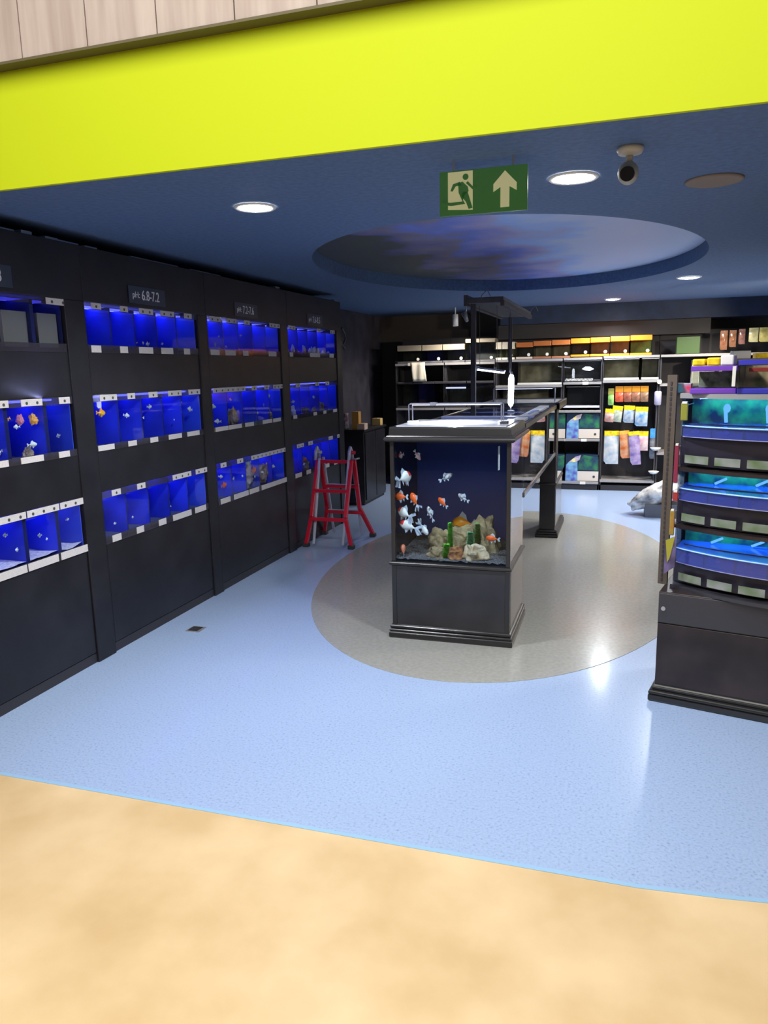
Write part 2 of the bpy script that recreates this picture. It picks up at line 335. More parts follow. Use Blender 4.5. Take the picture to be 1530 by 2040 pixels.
DOT = mat('picture_on_card', (.05, .06, .05), .6)
BLED = glow('blue_lamp_strip', (.13, .15, 1.0), 7.5)
BLEDD = glow('dim_blue_lamp_strip', (.05, .05, 1.0), 3)
DIVM = mat('dark_blue_divider', (.006, .01, .09), .3)
SANDW = mat('pale_sand', (.55, .5, .55), .9, noise_=(60, .2), bump=(90, .5, .01))
for mi, (w0, w1, ye) in enumerate(MOD):
    ys = w0-.09 if mi == 0 else MOD[mi-1][2]
    if mi == 0: ys = 2.38
    w0c = max(w0, ys+.01)
    t = thing('aquarium_rack', f'tall black rack with three tiers of tanks, {RS[mi]}', 'aquarium rack', (RX-.3, ys, 0), 0)
    obj('top_fascia', B(RX-.6, RX, ys, ye, 1.992, 2.28, .004), RACKB, t)
    obj('post', B(RX-.6, RX+.004, w1+.015, ye-.003, 0, 1.992, .004), RACKB, t)
    if mi: obj('post', B(RX-.6, RX+.002, ys, w0-.012, 0, 1.992), RACKB, t)
    for a, b in ((1.494, 1.722), (.951, 1.180)): obj('tier_panel', B(RX-.03, RX-.004, ys, w1+.02, a, b, .003), RACKB, t)
    obj('tier_shelf', B(RX-.6, RX-.03, ys, w1+.015, 1.66, 1.722), BLACKM, t); obj('tier_shelf', B(RX-.6, RX-.03, ys, w1+.015, 1.12, 1.18), BLACKM, t)
    obj('tier_shelf', B(RX-.6, RX-.03, ys, w1+.015, .58, .648), BLACKM, t)
    d = obj('cabinet_door', B(RX-.03, RX-.006, ys+.012, w1+.012, .06, .645, .004), RACKB, t)
    obj('plinth', B(RX-.5, RX-.012, ys, ye, 0, .055), BLACKM, t)
    obj('back_board', B(-3.39, -3.37, ys, ye, 0, 2.28), BLACKM, t)
    for k in CARDZ:
        z0, z1 = CARDZ[k]; rail = obj('label_rail', B(RX-.006, RX-.002, w0c-.01, w1+.01, z0-.003, z1+.003), RAILM, t)
        for (a, b) in CARDS.get(f'{mi+1}{k}', []):
            mb = B(RX-.002, RX+.001, a, b, z0, z1)
            if k[1] == 'u':
                nn = max(1, round((b-a)/.07)); mb.m(1)
                for q in range(nn):
                    yc = a+(q+.5)*(b-a)/nn; zc = z0+(z1-z0)*.42
                    mb.tube([(RX+.0005, yc, zc), (RX+.0018, yc, zc)], .008, 10)
            obj('price_card', mb, [CARD, DOT], rail)
    # ---- tanks
    for tier in (1, 2, 3):
        z0, z1 = TZ[tier]
        dark = (mi == 0 and tier == 1)
        q = thing('glass_aquarium', f'{"unlit dark grey" if dark else "blue-lit"} partitioned tank in the {TN[tier]} of {RN[mi]}', 'aquarium', (RX-.2, (w0c+w1)/2, z0-.03), 0)
        zb, zt = z0-.04, z1+.03; xb = RX-.42
        mb = B(RX-.016, RX-.010, w0c, w1, zb, zt); obj('front_pane', mb, GLASS, q)
        mb = B(xb-.006, xb, w0c, w1, zb, zt); obj('back_panel', mb, mat('grey_back', (.10, .10, .11), .6) if dark else BLUEB, q)
        mb = B(xb, RX-.016, w0c, w1, zb-.006, zb); obj('base_pane', mb, BLUEB if not dark else BLACKM, q)
        obj('end_pane', B(xb, RX-.016, w0c-.004, w0c, zb, zt), DIVM if dark else BLUEB, q)
        obj('end_pane', B(xb, RX-.016, w1, w1+.004, zb, zt), DIVM if dark else mat('blue_end_film', (.04, .08, .6), .35), q)
        nd = {0: 3, 1: 5, 2: 5, 3: 5}[mi]
        for k in range(1, nd):
            yy = w0+(w1-w0)*k/nd
            if mi == 0: yy = {1: [0, 2.7, 3.10], 2: [0, 2.86, 3.12], 3: [0, 2.9, 3.125]}[tier][k]
            obj('divider', B(xb, RX-.017, yy-(.012 if mi == 0 else .003), yy+(.012 if mi == 0 else .003), zb, zt-.01), BLUEB if not dark else DIVM, q)
            obj('divider_edge', B(RX-.017, RX-.0165, yy-(.012 if mi == 0 else .004), yy+(.012 if mi == 0 else .004), zb, zt-.01), DIVM, q)
        if dark:
            obj('filter_sheet', B(RX-.06, RX-.04, 2.93, 3.12, 1.745, 1.915), mat('pale_grey_sheet', (.16, .16, .165), .7), q); obj('filter_sheet', B(RX-.06, RX-.04, 3.16, 3.295, 1.745, 1.915), mat('pale_grey_sheet', (.16, .16, .165), .7), q)
        else:
            obj('water', B(xb+.002, RX-.018, w0c+.002, w1-.002, zb+.002, z1-.012), WATER, q)
        mb = B(RX-.16, RX-.10, w0c+.03, w1-.03, zt-.012, zt-.002); obj('lamp_strip', mb, BLEDD if dark else BLED, q, 'glowing blue lamp strip')
        if not dark:
            mb = MB()
            for k in range(nd):
                yy = w0c+(w1-w0c)*(k+.5)/nd; mb.tube([(xb+.1, yy, zt), (xb+.1, yy, z1-.03)], .006, 8); mb.blob((xb+.1, yy, z1-.03), (.014, .014, .02), 2)
            obj('filter_outlet', mb, WHITEP, q)
        gz = {(0, 3): .05, (3, 2): .025}.get((mi, tier), .012)
        if not dark:
            mb = MB(); ny = 24
            grid = [[mb.bm.verts.new((xb+.003+(RX-.021-xb)*i/6, w0c+.005+(w1-w0c-.01)*j/ny, z0-.028+gz*(1.3 if i < 3 else .7)*(1+.6*noise.noise(Vector((i*.5, j*.35, mi+tier)))))) for j in range(ny+1)] for i in range(7)]
            mb._new([mb.bm.faces.new((grid[i][j], grid[i+1][j], grid[i+1][j+1], grid[i][j+1])) for i in range(6) for j in range(ny)], True)
            obj('sand_bed', mb, SANDW if (mi, tier) in ((0, 3), (3, 2)) else mat('dark_gravel', (.06, .07, .12), .9), q)
area('tank_spill', (RX+.05, 3.08, 1.51), .34, .9, (.45, .5, 1), (math.radians(180), math.radians(-14), 0), .04)  # added area lamp without a fitting, imitates tank light on the panel above
# rack end panel on the last module, sign plates
o = None
for yc, txt, lab in ((2.84, 'pH:  6.0-6.8', 'dark blue acidity sign cut by the left edge, its last digit 8 visible'), (4.05, 'pH:  6.8-7.2', 'dark blue sign reading pH: 6.8-7.2 on the second rack'), (5.32, 'pH:  7.2-7.6', 'dark blue sign reading pH: 7.2-7.6 on the third rack'), (6.68, 'pH:  7.6-8.5', 'dark blue acidity sign on the farthest rack')):
    wd = .185; zc = 2.063
    if yc < 3: yc = 2.79
    t = thing('acidity_sign', lab, 'sign', (RX+.002, yc, zc-.05), 0, 'acidity signs on the rack tops')
    obj('plate', B(RX+.001, RX+.005, yc-wd, yc+wd, zc-.048, zc+.052, .001), mat('slate_plate', (.028, .04, .07), .4), t)
    M = Matrix.Translation((RX+.006, yc+.03, zc)) @ Matrix.Rotation(PI/2, 4, 'Z') @ Matrix.Rotation(PI/2, 4, 'X')
    tm = text_mesh(txt[5:], .082); tm.xf(Matrix.Scale(.8, 4, (1, 0, 0))); tm.xf(M); obj('lettering', tm, mat('white_lettering', (.75, .75, .78), .6), t)
    M = Matrix.Translation((RX+.006, yc-.115, zc)) @ Matrix.Rotation(PI/2, 4, 'Z') @ Matrix.Rotation(PI/2, 4, 'X')
    tm = text_mesh('pH:', .05); tm.xf(M); obj('lettering', tm, MC['white_lettering'], t)
# pale strips and blocks along the rack top edges
for i, (y, l, h) in enumerate(((2.98, .14, .012), (3.13, .07, .02), (3.3, .09, .016), (3.42, .16, .012), (3.6, .10, .012), (4.2, .5, .01), (4.8, .4, .01), (5.95, .08, .02), (7.3, .07, .02))):
    solo('pale_strip', B(RX-.10, RX-.02, y-l/2, y+l/2, 2.28, 2.28+h, .003), mat('dull_pale_blue', (.3, .36, .45), .35, .5), ['pale strip on the top edge of the nearest rack, by the picture edge', 'short pale block on the nearest rack top', 'small pale strip on the nearest rack top, nearest the second rack', 'long pale strip bridging first and second rack tops', 'pale strip at the near end of the second rack top', 'long thin pale strip along the second rack top', 'thin pale strip at the near end of the third rack top', 'small pale block at the far end of the third rack top', 'small pale block at the far corner of the farthest rack top'][i], 'strip', 'pale strips on the rack tops')

# ================================================================== FISH
def fish(name, x, y, z, L, h, rz, ry, label, body, fin, group, head=None, belly=1.0, fancy=False, single=False):
    """fish along local +x (head), length L, half height h"""
    prof = [(-.5, .10, .06), (-.38, .20, .12), (-.2, .62, .42), (0, 1.0, .62), (.2, 1.0, .66), (.36, .72, .52), (.46, .40, .3), (.5, .12, .1)]
    def body_mb():
        mb = MB(); n = 10; rings = []
        for px, hh, ww in prof: rings.append([mb.bm.verts.new((px*L, ww*h*belly*math.cos(2*PI*k/n), hh*h*math.sin(2*PI*k/n))) for k in range(n)])
        fs = [mb.bm.faces.new((rings[i][k], rings[i][(k+1) % n], rings[i+1][(k+1) % n], rings[i+1][k])) for i in range(len(prof)-1) for k in range(n)]
        for f in fs: f.smooth = True; f.material_index = 1 if (head and f.calc_center_median().x > .22*L and f.calc_center_median().z > -.1*h) else 0
        mb.bm.faces.new(rings[0][::-1]); mb.bm.faces.new(rings[-1]); return mb
    def tail(mb):
        s = 1.25 if fancy else .8
        for sg in ((-1, 1) if fancy else (0,)):
            o_ = sg*h*.45
            mb.prism([(-.44*L, -.1*h), (-.44*L, .1*h), (-.68*L*s**.5, .9*h*s), (-.8*L*s**.5, .6*h*s), (-.62*L, 0), (-.8*L*s**.5, -.7*h*s), (-.66*L*s**.5, -.9*h*s)], -.02*h, .02*h, 'xz')
            if fancy:
                for v in mb.bm.verts:
                    if v.co.x < -.5*L and abs(v.co.y) < .03*h: v.co.y = o_+(v.co.y)*1
        return mb
    def dorsal(mb): return mb.prism([(.18*L, .9*h), (.0, 1.7*h), (-.2*L, 1.2*h), (-.26*L, .4*h)], -.02*h, .02*h, 'xz')
    def belf(mb): return mb.prism([(.12*L, -.8*h), (-.02*L, -1.6*h), (-.1*L, -.85*h)], -.25*h, -.2*h, 'xz').prism([(.12*L, -.8*h), (-.02*L, -1.6*h), (-.1*L, -.85*h)], .2*h, .25*h, 'xz').prism([(-.18*L, -.6*h), (-.32*L, -1.2*h), (-.34*L, -.25*h)], -.02*h, .02*h, 'xz')
    mats = [body, head or body]
    if single:
        mb = body_mb(); tail(mb); dorsal(mb); belf(mb)
        o = obj(name, mb, mats); tag(o, label, 'fish', group)
    else:
        o = thing(name, label, 'fish', (x, y, z), 0, group); ROOT[o.name] = Matrix.Identity(4)
        obj('body', body_mb(), mats, o); obj('tail_fin', tail(MB()), fin, o); obj('dorsal_fin', dorsal(MB()), fin, o); obj('belly_fins', belf(MB()), fin, o)
        mb = MB(); mb.blob((.40*L, .34*h*belly, .18*h), (.016*L*2, .01*L*2, .016*L*2), 1); mb.blob((.40*L, -.34*h*belly, .18*h), (.032*L, .02*L, .032*L), 1); obj('eyes', mb, GLOSSB, o)
    o.location = (x, y, z); o.rotation_euler = (0, -ry, rz); return o
FO = mat('orange_scales', (.95, .13, .02), .35, noise_=(30, .3)); FY = mat('golden_scales', (1.0, .42, .01), .3, noise_=(14, .2, 3, (1, .26, .01), (1, .55, .02)))
FW = mat('white_scales', (.72, .74, .72), .3); FR = mat('red_cap', (.65, .03, .03), .4); FT = mat('pale_fin', (.5, .58, .7), .4); FC = mat('calico_scales', (.4, .42, .5), .35, noise_=(55, .9, 2, (.04, .05, .09), (.75, .77, .8)))
FRW = mat('red_white_scales', (.6, .2, .2), .35, noise_=(22, .9, 2, (.6, .03, .03), (.75, .7, .7)))
GG = 'goldfish in the tall front tank'
def gold(px_x, z, y, L, h, rz, ry, label, body, fin, head=None, fancy=False):
    k = y/4.3; x = px_x*k; zz = 1.6+(z-1.6)*k
    fish('goldfish', x, y, zz, L, h, rz, ry, label, body, fin, GG, head, 1.0, fancy)
gold(-1.26, 1.088, 4.25, .055, .014, 2.4, -.3, 'small dull red goldfish high by the left edge of the front tank', FRW, FT)
gold(-1.155, 1.086, 4.22, .06, .014, -.4, -.9, 'slim red goldfish with white nose diving near the top of the front tank', FRW, FT)
gold(-1.236, .955, 4.2, .085, .036, .9, .35, 'plump white goldfish with red cap high at the left of the front tank', FW, FT, FR, True)
gold(-.978, .963, 4.25, .075, .017, .3, .5, 'dark-speckled white goldfish alone in the middle of the front tank', FC, FT)
gold(-1.265, .835, 4.18, .07, .024, 3.0, 0, 'orange goldfish with a yellow belly at the left edge of the front tank', FO, FT)
gold(-1.181, .822, 4.2, .085, .024, 2.5, .9, 'bright orange goldfish with white tail swimming upward at left', FO, FT, None, True)
gold(-1.006, .81, 4.25, .075, .018, 2.6, .6, 'small orange goldfish below the speckled one, mid tank', FO, FT)
gold(-.881, .842, 4.25, .07, .016, 2.8, .5, 'small silvery white goldfish right of centre in the front tank', FC, FT)
gold(-1.247, .735, 4.2, .09, .032, 2.7, .4, 'white goldfish with red cap above the largest white one', FW, FT, FR, True)
gold(-1.081, .74, 4.22, .085, .019, 2.5, 1.0, 'slender white goldfish pointing up, above the rock pile', FC, FT)
gold(-1.225, .656, 4.18, .11, .029, 2.9, .25, 'largest white goldfish with red face and spread tail, lower left', FW, FT, FR, True)
gold(-1.12, .637, 4.22, .085, .02, -.6, -.7, 'white goldfish turned away with fanned tail left of the rocks', FW, FT, None, True)
gold(-.885, .683, 4.52, .13, .046, 3.0, 0, 'big golden orange goldfish rising behind the rock pile', FY, FT)
gold(-.706, .60, 4.25, .07, .019, 3.1, .1, 'small orange goldfish right of the rock pile', FO, FT)
gold(-1.255, .505, 4.18, .065, .024, 2.0, .9, 'faded orange goldfish resting in the lower left corner', mat('pale_orange_scales', (.75, .22, .12), .4), FT)
# rack fish
RF = 'small fish in the blue racks'
colr = {'o': FO, 'w': FW, 'y': FY, 'c': FC}
cn = {'o': 'orange', 'w': 'white', 'y': 'yellow', 'c': 'speckled grey'}
spec = {(0, 2): [(2.80, 1.25, 'w', .05), (2.93, 1.36, 'w', .04), (3.02, 1.265, 'w', .06), (3.10, 1.27, 'w', .05), (3.22, 1.29, 'c', .04), (2.88, 1.40, 'y', .05)],
        (0, 3): [(2.78, .85, 'c', .04), (2.85, .76, 'w', .04), (3.0, .80, 'c', .04), (3.25, .84, 'c', .03), (3.05, .77, 'w', .03)],
        (1, 1): [(4.02, 1.79, 'w', .035), (4.08, 1.785, 'w', .05), (4.22, 1.79, 'w', .03), (3.95, 1.79, 'c', .03)],
        (1, 2): [(3.56, 1.39, 'y', .08), (3.8, 1.36, 'w', .05), (3.92, 1.34, 'w', .06), (4.04, 1.40, 'c', .05), (4.3, 1.30, 'w', .03), (4.48, 1.36, 'w', .06), (4.38, 1.41, 'w', .05)],
        (1, 3): [(3.60, .74, 'w', .03), (3.77, .745, 'w', .03), (4.15, .74, 'w', .04), (3.7, .82, 'c', .03)],
        (2, 1): [(4.88, 1.80, 'w', .05), (4.96, 1.86, 'w', .05), (5.05, 1.79, 'w', .03), (4.95, 1.78, 'c', .03), (5.3, 1.88, 'c', .03)],
        (2, 2): [(4.8, 1.36, 'w', .06), (4.84, 1.25, 'w', .06), (5.05, 1.40, 'w', .04), (5.5, 1.27, 'w', .06), (5.72, 1.40, 'w', .06), (5.6, 1.33, 'c', .05)],
        (2, 3): [(4.90, .77, 'o', .08), (5.0, .83, 'o', .07), (5.03, .80, 'c', .06), (5.2, .80, 'w', .08), (5.4, .76, 'w', .05), (5.38, .82, 'o', .10), (5.55, .78, 'w', .06), (5.75, .80, 'w', .05), (4.85, .84, 'w', .05), (5.28, .89, 'w', .07), (5.62, .84, 'y', .05), (5.66, .88, 'o', .05)],
        (3, 2): [(6.2, 1.33, 'w', .05), (6.7, 1.35, 'w', .06)],
        (3, 3): [(6.3, .83, 'w', .05), (6.42, .78, 'o', .05), (6.38, .74, 'w', .05), (6.55, .82, 'w', .04)]}
for (mi, tier), L_ in spec.items():
    seen = {}
    order = sorted(range(len(L_)), key=lambda i: L_[i][0])
    for rk, i in enumerate(order):
        y, z, cc, ln = L_[i]
        x = RX-.04-random.random()*.02
        y2 = 1*(y)*(x/RX) if False else y+(-x+RX+.1)*.0
        pos = ['nearest the left end', 'second from the left', 'third from the left', 'fourth from the left', 'fifth from the left', 'sixth from the left', 'seventh from the left', 'eighth from the left', 'ninth from the left', 'tenth from the left', 'eleventh from the left', 'farthest right'][min(rk, 11)]
        y3 = min(max(y+.025, MOD[mi][0]+.05), MOD[mi][1]-.05)
        fish('aquarium_fish', x, y3, z, ln*(.68 if mi < 2 else .85), ln*.2, PI/2*random.choice((-1, 1))+random.uniform(-.6, .6), random.uniform(-.3, .3), f'{cn[cc]} fish {pos}, {TN[tier]}, {RN[mi]}', colr[cc], FT, RF, single=True)
# white corals in the far rack's top tier; rocks in middle tier
CORAL = mat('white_coral', (.78, .75, .86), .6)
cr_l = ['cone-shaped white coral at the left end of the top tier, far rack', 'tall pointed white coral, second in the far top tier', 'tiny white coral stub, third in the far top tier', 'broad white coral lump, fourth in the far top tier', 'rounded white coral, fifth in the far top tier', 'twin-peaked white coral, sixth in the far top tier', 'forked white coral, seventh in the far top tier', 'low white coral, eighth in the far top tier', 'white coral at the right end of the far top tier']
for i, (y, h) in enumerate(((6.13, .05), (6.26, .08), (6.36, .03), (6.50, .08), (6.60, .06), (6.72, .07), (6.82, .075), (6.98, .045), (7.11, .04))):
    mb = MB(); rs = random.Random(i)
    for k in range(7):
        a = rs.uniform(-.8, .8); b = rs.uniform(-.5, .5); hh = h*rs.uniform(.6, 1.1)
        mb.tube([(RX-.045, y, 1.75), (RX-.045+b*.5*hh, y+a*.4*hh, 1.75+hh*.6), (RX-.045+b*hh*.5, y+a*hh*.6, 1.75+hh)], [.016, .012, .004], 7)
    mb.blob((RX-.05, y, 1.752), (.025, .03, .016), 2, .3, i)
    solo('white_coral', mb, CORAL, cr_l[i], 'coral', 'corals in the far rack')
ROCKB = mat('brown_reef_rock', (.28, .20, .17), .9, noise_=(25, .5), bump=(40, .6, .01))
for i, (mi, y, z, r, m_, lab) in enumerate(((3, 6.22, 1.20, .06, CORAL, 'white branching ornament at left in the far middle tier'), (3, 6.52, 1.20, .045, ROCKB, 'small brown rock in the far middle tier, left of its twin'), (3, 6.72, 1.20, .035, ROCKB, 'tiny brown rock mid-way along the far middle tier'), (3, 6.92, 1.205, .06, ROCKB, 'large brown rock at the right of the far middle tier'), (3, 7.02, 1.205, .04, ROCKB, 'rounded brown rock at the far right of the far middle tier'),
        (2, 5.02, 1.24, .05, ROCKB, 'brown ornament under the third rack middle tier, left one'), (2, 5.15, 1.24, .06, ROCKB, 'tall brown ornament in the third rack middle tier'), (2, 5.75, 1.21, .05, ROCKB, 'brown wood piece at the right of the third rack middle tier'),
        (2, 5.33, .75, .10, mat('pinkish_rock', (.35, .27, .30), .9, noise_=(20, .5)), 'large pinkish ornament in the third rack bottom tier'), (2, 5.60, .74, .07, ROCKB, 'reddish brown ornament in the third rack bottom tier'),
        (0, 3.02, 1.20, .035, ROCKB, 'brown wood piece low in the nearest rack middle tier'), (3, 6.48, .70, .06, ROCKB, 'brown rock in the far rack bottom tier behind the ladder'), (0, 2.98, 1.385, .022, mat('pink_flower', (.75, .25, .35), .6), 'pink ornament in the nearest rack middle tier'), (0, 3.07, 1.38, .024, mat('orange_flower', (.9, .42, .08), .6), 'orange ornament beside the pink one, nearest rack'))):
    mb = MB(); mb.blob((RX-.03-r*.8, y, z+r*.4), (r*.7, r*.7, r*1.15), 3, .6, i, 2.5); mb.blob((RX-.03-r*.8, y+r*.5, z), (r*.5, r*.6, r*.6), 2, .5, i+9, 3)
    solo('aquarium_ornament', mb, m_, lab, 'aquarium ornament', 'ornaments in the racks')

# ================================================================== ISLAND
XL, XR, YF = -1.272, -.575, 4.12
YB = 4.70
t = thing('aquarium_cabinet', 'black wooden cabinet with moulded plinth carrying the tall goldfish tank', 'cabinet', ((XL+XR)/2, YF, 0))
def moulding(mb, x0, x1, y0, y1, prof):
    # prof: list of (offset outward, z); mitred ring
    rings = [[mb.bm.verts.new(p) for p in ((x0-o, y0-o, z), (x1+o, y0-o, z), (x1+o, y1+o, z), (x0-o, y1+o, z))] for o, z in prof]
    fs = [mb.bm.faces.new((rings[i][k], rings[i][(k+1) % 4], rings[i+1][(k+1) % 4], rings[i+1][k])) for i in range(len(prof)-1) for k in range(4)]
    fs += [mb.bm.faces.new(rings[0][::-1]), mb.bm.faces.new(rings[-1])]
    mb._new(fs); return mb
def arc(o, z0, z1, n=6):  # half round bead
    r = (z1-z0)/2; return [(o+r*math.sin(PI*i/n), z0+r-r*math.cos(PI*i/n)) for i in range(n+1)]
mb = MB().box(XL, XR, YF, YB, .07, .452, .004); obj('carcass', mb, BLACK, t)
for (a, b) in ((XL, XL+.022), (XR-.022, XR)): obj('corner_post', B(a-.003, b+.003, YF-.004, YF+.03, .08, .45, .002), MOULD, t)
obj('side_panel', B(XR, XR+.004, YF+.035, YB-.02, .085, .445), mat('floor_reflection_side', (.10, .09, .08), .14, spec=.9), t)  # grey-brown base puts the beige floor's reflection into the colour
mb = MB(); moulding(mb, XL, XR, YF, YB, [(0, 0), (.018, 0), (.022, .01), (.022, .035), (.016, .04)] + arc(.012, .042, .058) + [(0.008, .06)] + arc(.006, .062, .082) + [(0, .085)]); obj('plinth_moulding', mb, MOULD, t)
mb = MB(); moulding(mb, XL, XR, YF, YB, [(0, .45)] + arc(.004, .452, .474) + [(0, .476)]); obj('middle_moulding', mb, MOULD, t)
tk = thing('goldfish_aquarium', 'tall black-framed goldfish tank at the near end of the island', 'aquarium', ((XL+XR)/2, YF, .476))
ZT = 1.19
obj('front_pane', B(XL+.018, XR-.018, YF, YF+.008, .476, ZT), GLASS, tk)
obj('side_pane', B(XR-.008, XR, YF+.018, YB, .476, ZT), GLASSM, tk)
obj('side_pane', B(XL, XL+.008, YF+.018, YB, .476, ZT), mat('dark_glossy_side', (.010, .014, .03), .04, spec=.8), tk)
obj('back_panel', B(XL+.008, XR-.008, YB-.012, YB-.004, .476, ZT), NAVYB, tk)
obj('side_panel', B(XR-.015, XR-.009, YF+.02, YB-.014, .476, ZT), mat('inner_dark_film', (.02, .022, .03), .08), tk)
for x in (XL, XR-.020): obj('corner_post', B(x-.002, x+.022, YF-.003, YF+.018, .476, ZT, .003), MOULD, tk)
mb = MB(); grid = [[mb.bm.verts.new((XL+.012+(XR-XL-.03)*i/40, YF+.01+(YB-YF-.024)*j/30, .492+.012*noise.noise(Vector((i*.9, j*.9, 0)))+.02*j/30)) for j in range(31)] for i in range(41)]
mb._new([mb.bm.faces.new((grid[i][j], grid[i+1][j], grid[i+1][j+1], grid[i][j+1])) for i in range(40) for j in range(30)], True)
obj('gravel', mb, mat('black_gravel', (.07, .07, .075), .8, noise_=(160, .9, 2, (.03, .03, .035), (.2, .2, .22)), bump=(150, 1, .01)), tk)
obj('water', B(XL+.010, XR-.016, YF+.010, YB-.014, .478, 1.175), WATER, tk)
mb = MB(); moulding(mb, XL, XR, YF, YB, [(0, 1.185), (.016, 1.187)] + arc(.016, 1.19, 1.218) + [(.014, 1.222), (.006, 1.226), (.002, 1.262), (0, 1.272)]); 
obj('top_frame', mb, MOULD, tk)
obj('cover', B(XL+.03, XR-.03, YF+.03, YB-.03, 1.272, 1.277), glass('white_cover_glass', (1, 1, 1), 1, 1.45, .1, .75, (.85, .87, .95)), tk)
mb = MB()
for k in range(22): mb.tube([(XR-.075, YF+.03, 1.03+k*.0062), (XR-.065, YF+.03, 1.033+k*.0062)], .0018, 6)
mb.tube([(XR-.068, YF+.031, 1.03), (XR-.068, YF+.031, 1.165)], .001, 6); obj('thermometer', mb, WHITEP, tk, 'white ribbed strip inside the pane')
# LED lamp on its bracket above the front tank
t = thing('aquarium_light', 'slim white light bar standing on bent wire legs over the front tank', 'aquarium light', (-.95, 4.42, 1.277))
WL = glow('white_led', (.72, .78, 1.0), 3)
obj('bar', B(-1.225, -.665, 4.39, 4.42, 1.384, 1.394, .003), mat('satin_silver', (.2, .2, .25), .5, .2), t)
obj('led_strip', B(-1.21, -.68, 4.393, 4.417, 1.381, 1.384), WL, t, 'glowing underside strip')
spot((-.95, 4.405, 1.378), 75, (.75, .82, 1), .02, 165)
for x in (-1.235, -1.212, -.66, -.672): obj('leg', MB().tube([(x, 4.405, 1.279), (x, 4.405, 1.385), (x+(.012 if x < -1 else -.012), 4.405, 1.389)], .004, 8), MC['satin_silver'], t)
for x in (-1.215, -.665): obj('foot', B(x-.025, x+.035, 4.38, 4.43, 1.277, 1.288, .003), WHITEP, t)
obj('cable_clip', B(-1.10, -1.06, 4.388, 4.423, 1.379, 1.398, .002), MC['satin_silver'], t)
# small clip tool on cover
solo('feeder_clip', MB().box(-.665, -.62, 4.30, 4.36, 1.277, 1.289, .003).box(-.66, -.64, 4.28, 4.30, 1.277, 1.283), BLACKM, 'small black clip lying at the right of the lit tank cover', 'clip')

# rocks, plants
RK = mat('tan_rock', (.3, .235, .13), .85, noise_=(14, .5, 6, (.14, .105, .06), (.40, .32, .18)), bump=(30, .8, .01))
RK2 = mat('cream_rock', (.52, .42, .28), .85, noise_=(16, .4, 6, (.30, .22, .12), (.66, .57, .42)), bump=(34, .8, .01))
RK3 = mat('rust_rock', (.36, .15, .06), .85, noise_=(26, .6, 6, (.14, .05, .02), (.5, .24, .1)), bump=(34, .8, .01))
for x, y, z, r, m_, sd, lab in ((-.89, 4.37, .55, (.11, .08, .10), RK, 1, 'largest tan rock at the centre of the goldfish tank pile'), (-1.02, 4.34, .54, (.075, .06, .10), RK, 2, 'upright tan rock on the left of the pile'), (-.775, 4.40, .55, (.085, .07, .14), RK, 3, 'mossy tan rock on the right rear of the pile'), (-1.0, 4.22, .505, (.07, .05, .045), RK, 4, 'low tan stone at the left foot of the pile'), (-.905, 4.2, .515, (.048, .045, .05), RK3, 5, 'rust-brown stone in front of the rock pile'), (-.79, 4.2, .525, (.065, .05, .058), RK2, 6, 'cream lumpy stone at the right foot of the pile')):
    mb = MB().blob((x, y, z), r, 4, .55, sd, 1.7)
    for v in mb.bm.verts: v.co += v.co.normalized()*.0+Vector((noise.noise(v.co*28), noise.noise(v.co*28+Vector((5, 0, 0))), noise.noise(v.co*28+Vector((0, 9, 0)))))*.012
    solo('aquarium_rock', mb, m_, lab, 'rock', 'rocks in the goldfish tank')
def plant(name, x, y, z0, h, m_, lab, n=34, spread=.022):
    t = thing(name, lab, 'plant', (x, y, z0), 0, 'plastic plants in the goldfish tank')
    obj('stem', MB().tube([(x, y, z0), (x+.006, y, z0+h*.5), (x+.002, y, z0+h)], .003, 6), m_, t)
    mb = MB(); rs = random.Random(n)
    for k in range(n*8):
        f = (k+.5)/(n*8); a = k*2.4; w = spread*(1.05-.35*f)
        c = Vector((x+.004, y, z0+h*f)); d = Vector((math.cos(a), math.sin(a), .35))*w; s = Vector((-math.sin(a), math.cos(a), 0))*w*.55
        q = [c, c+d*.5+s, c+d, c+d*.5-s]; q = [v+Vector((0, 0, rs.uniform(-.002, .002))) for v in q]
        mb._new([mb.bm.faces.new([mb.bm.verts.new(v) for v in q])])
    obj('leaves', mb, m_, t)
plant('plastic_plant', -.948, 4.235, .49, .205, mat('bright_green_plastic', (.16, .62, .07), .5), 'tall bright green plastic plant left of the rock summit', 30, .024)
plant('plastic_plant', -.96, 4.19, .49, .085, MC['bright_green_plastic'], 'short bright green plant at the foot of the tall one', 16, .03)
plant('plastic_plant', -.83, 4.25, .52, .12, mat('sea_green_plastic', (.2, .6, .36), .5), 'sea-green plastic plant on the right side of the rocks', 22, .028)
plant('plastic_plant', -.80, 4.32, .56, .12, mat('moss_green_plastic', (.2, .42, .14), .5), 'dark mossy plant at the right rear of the rocks', 20, .026)

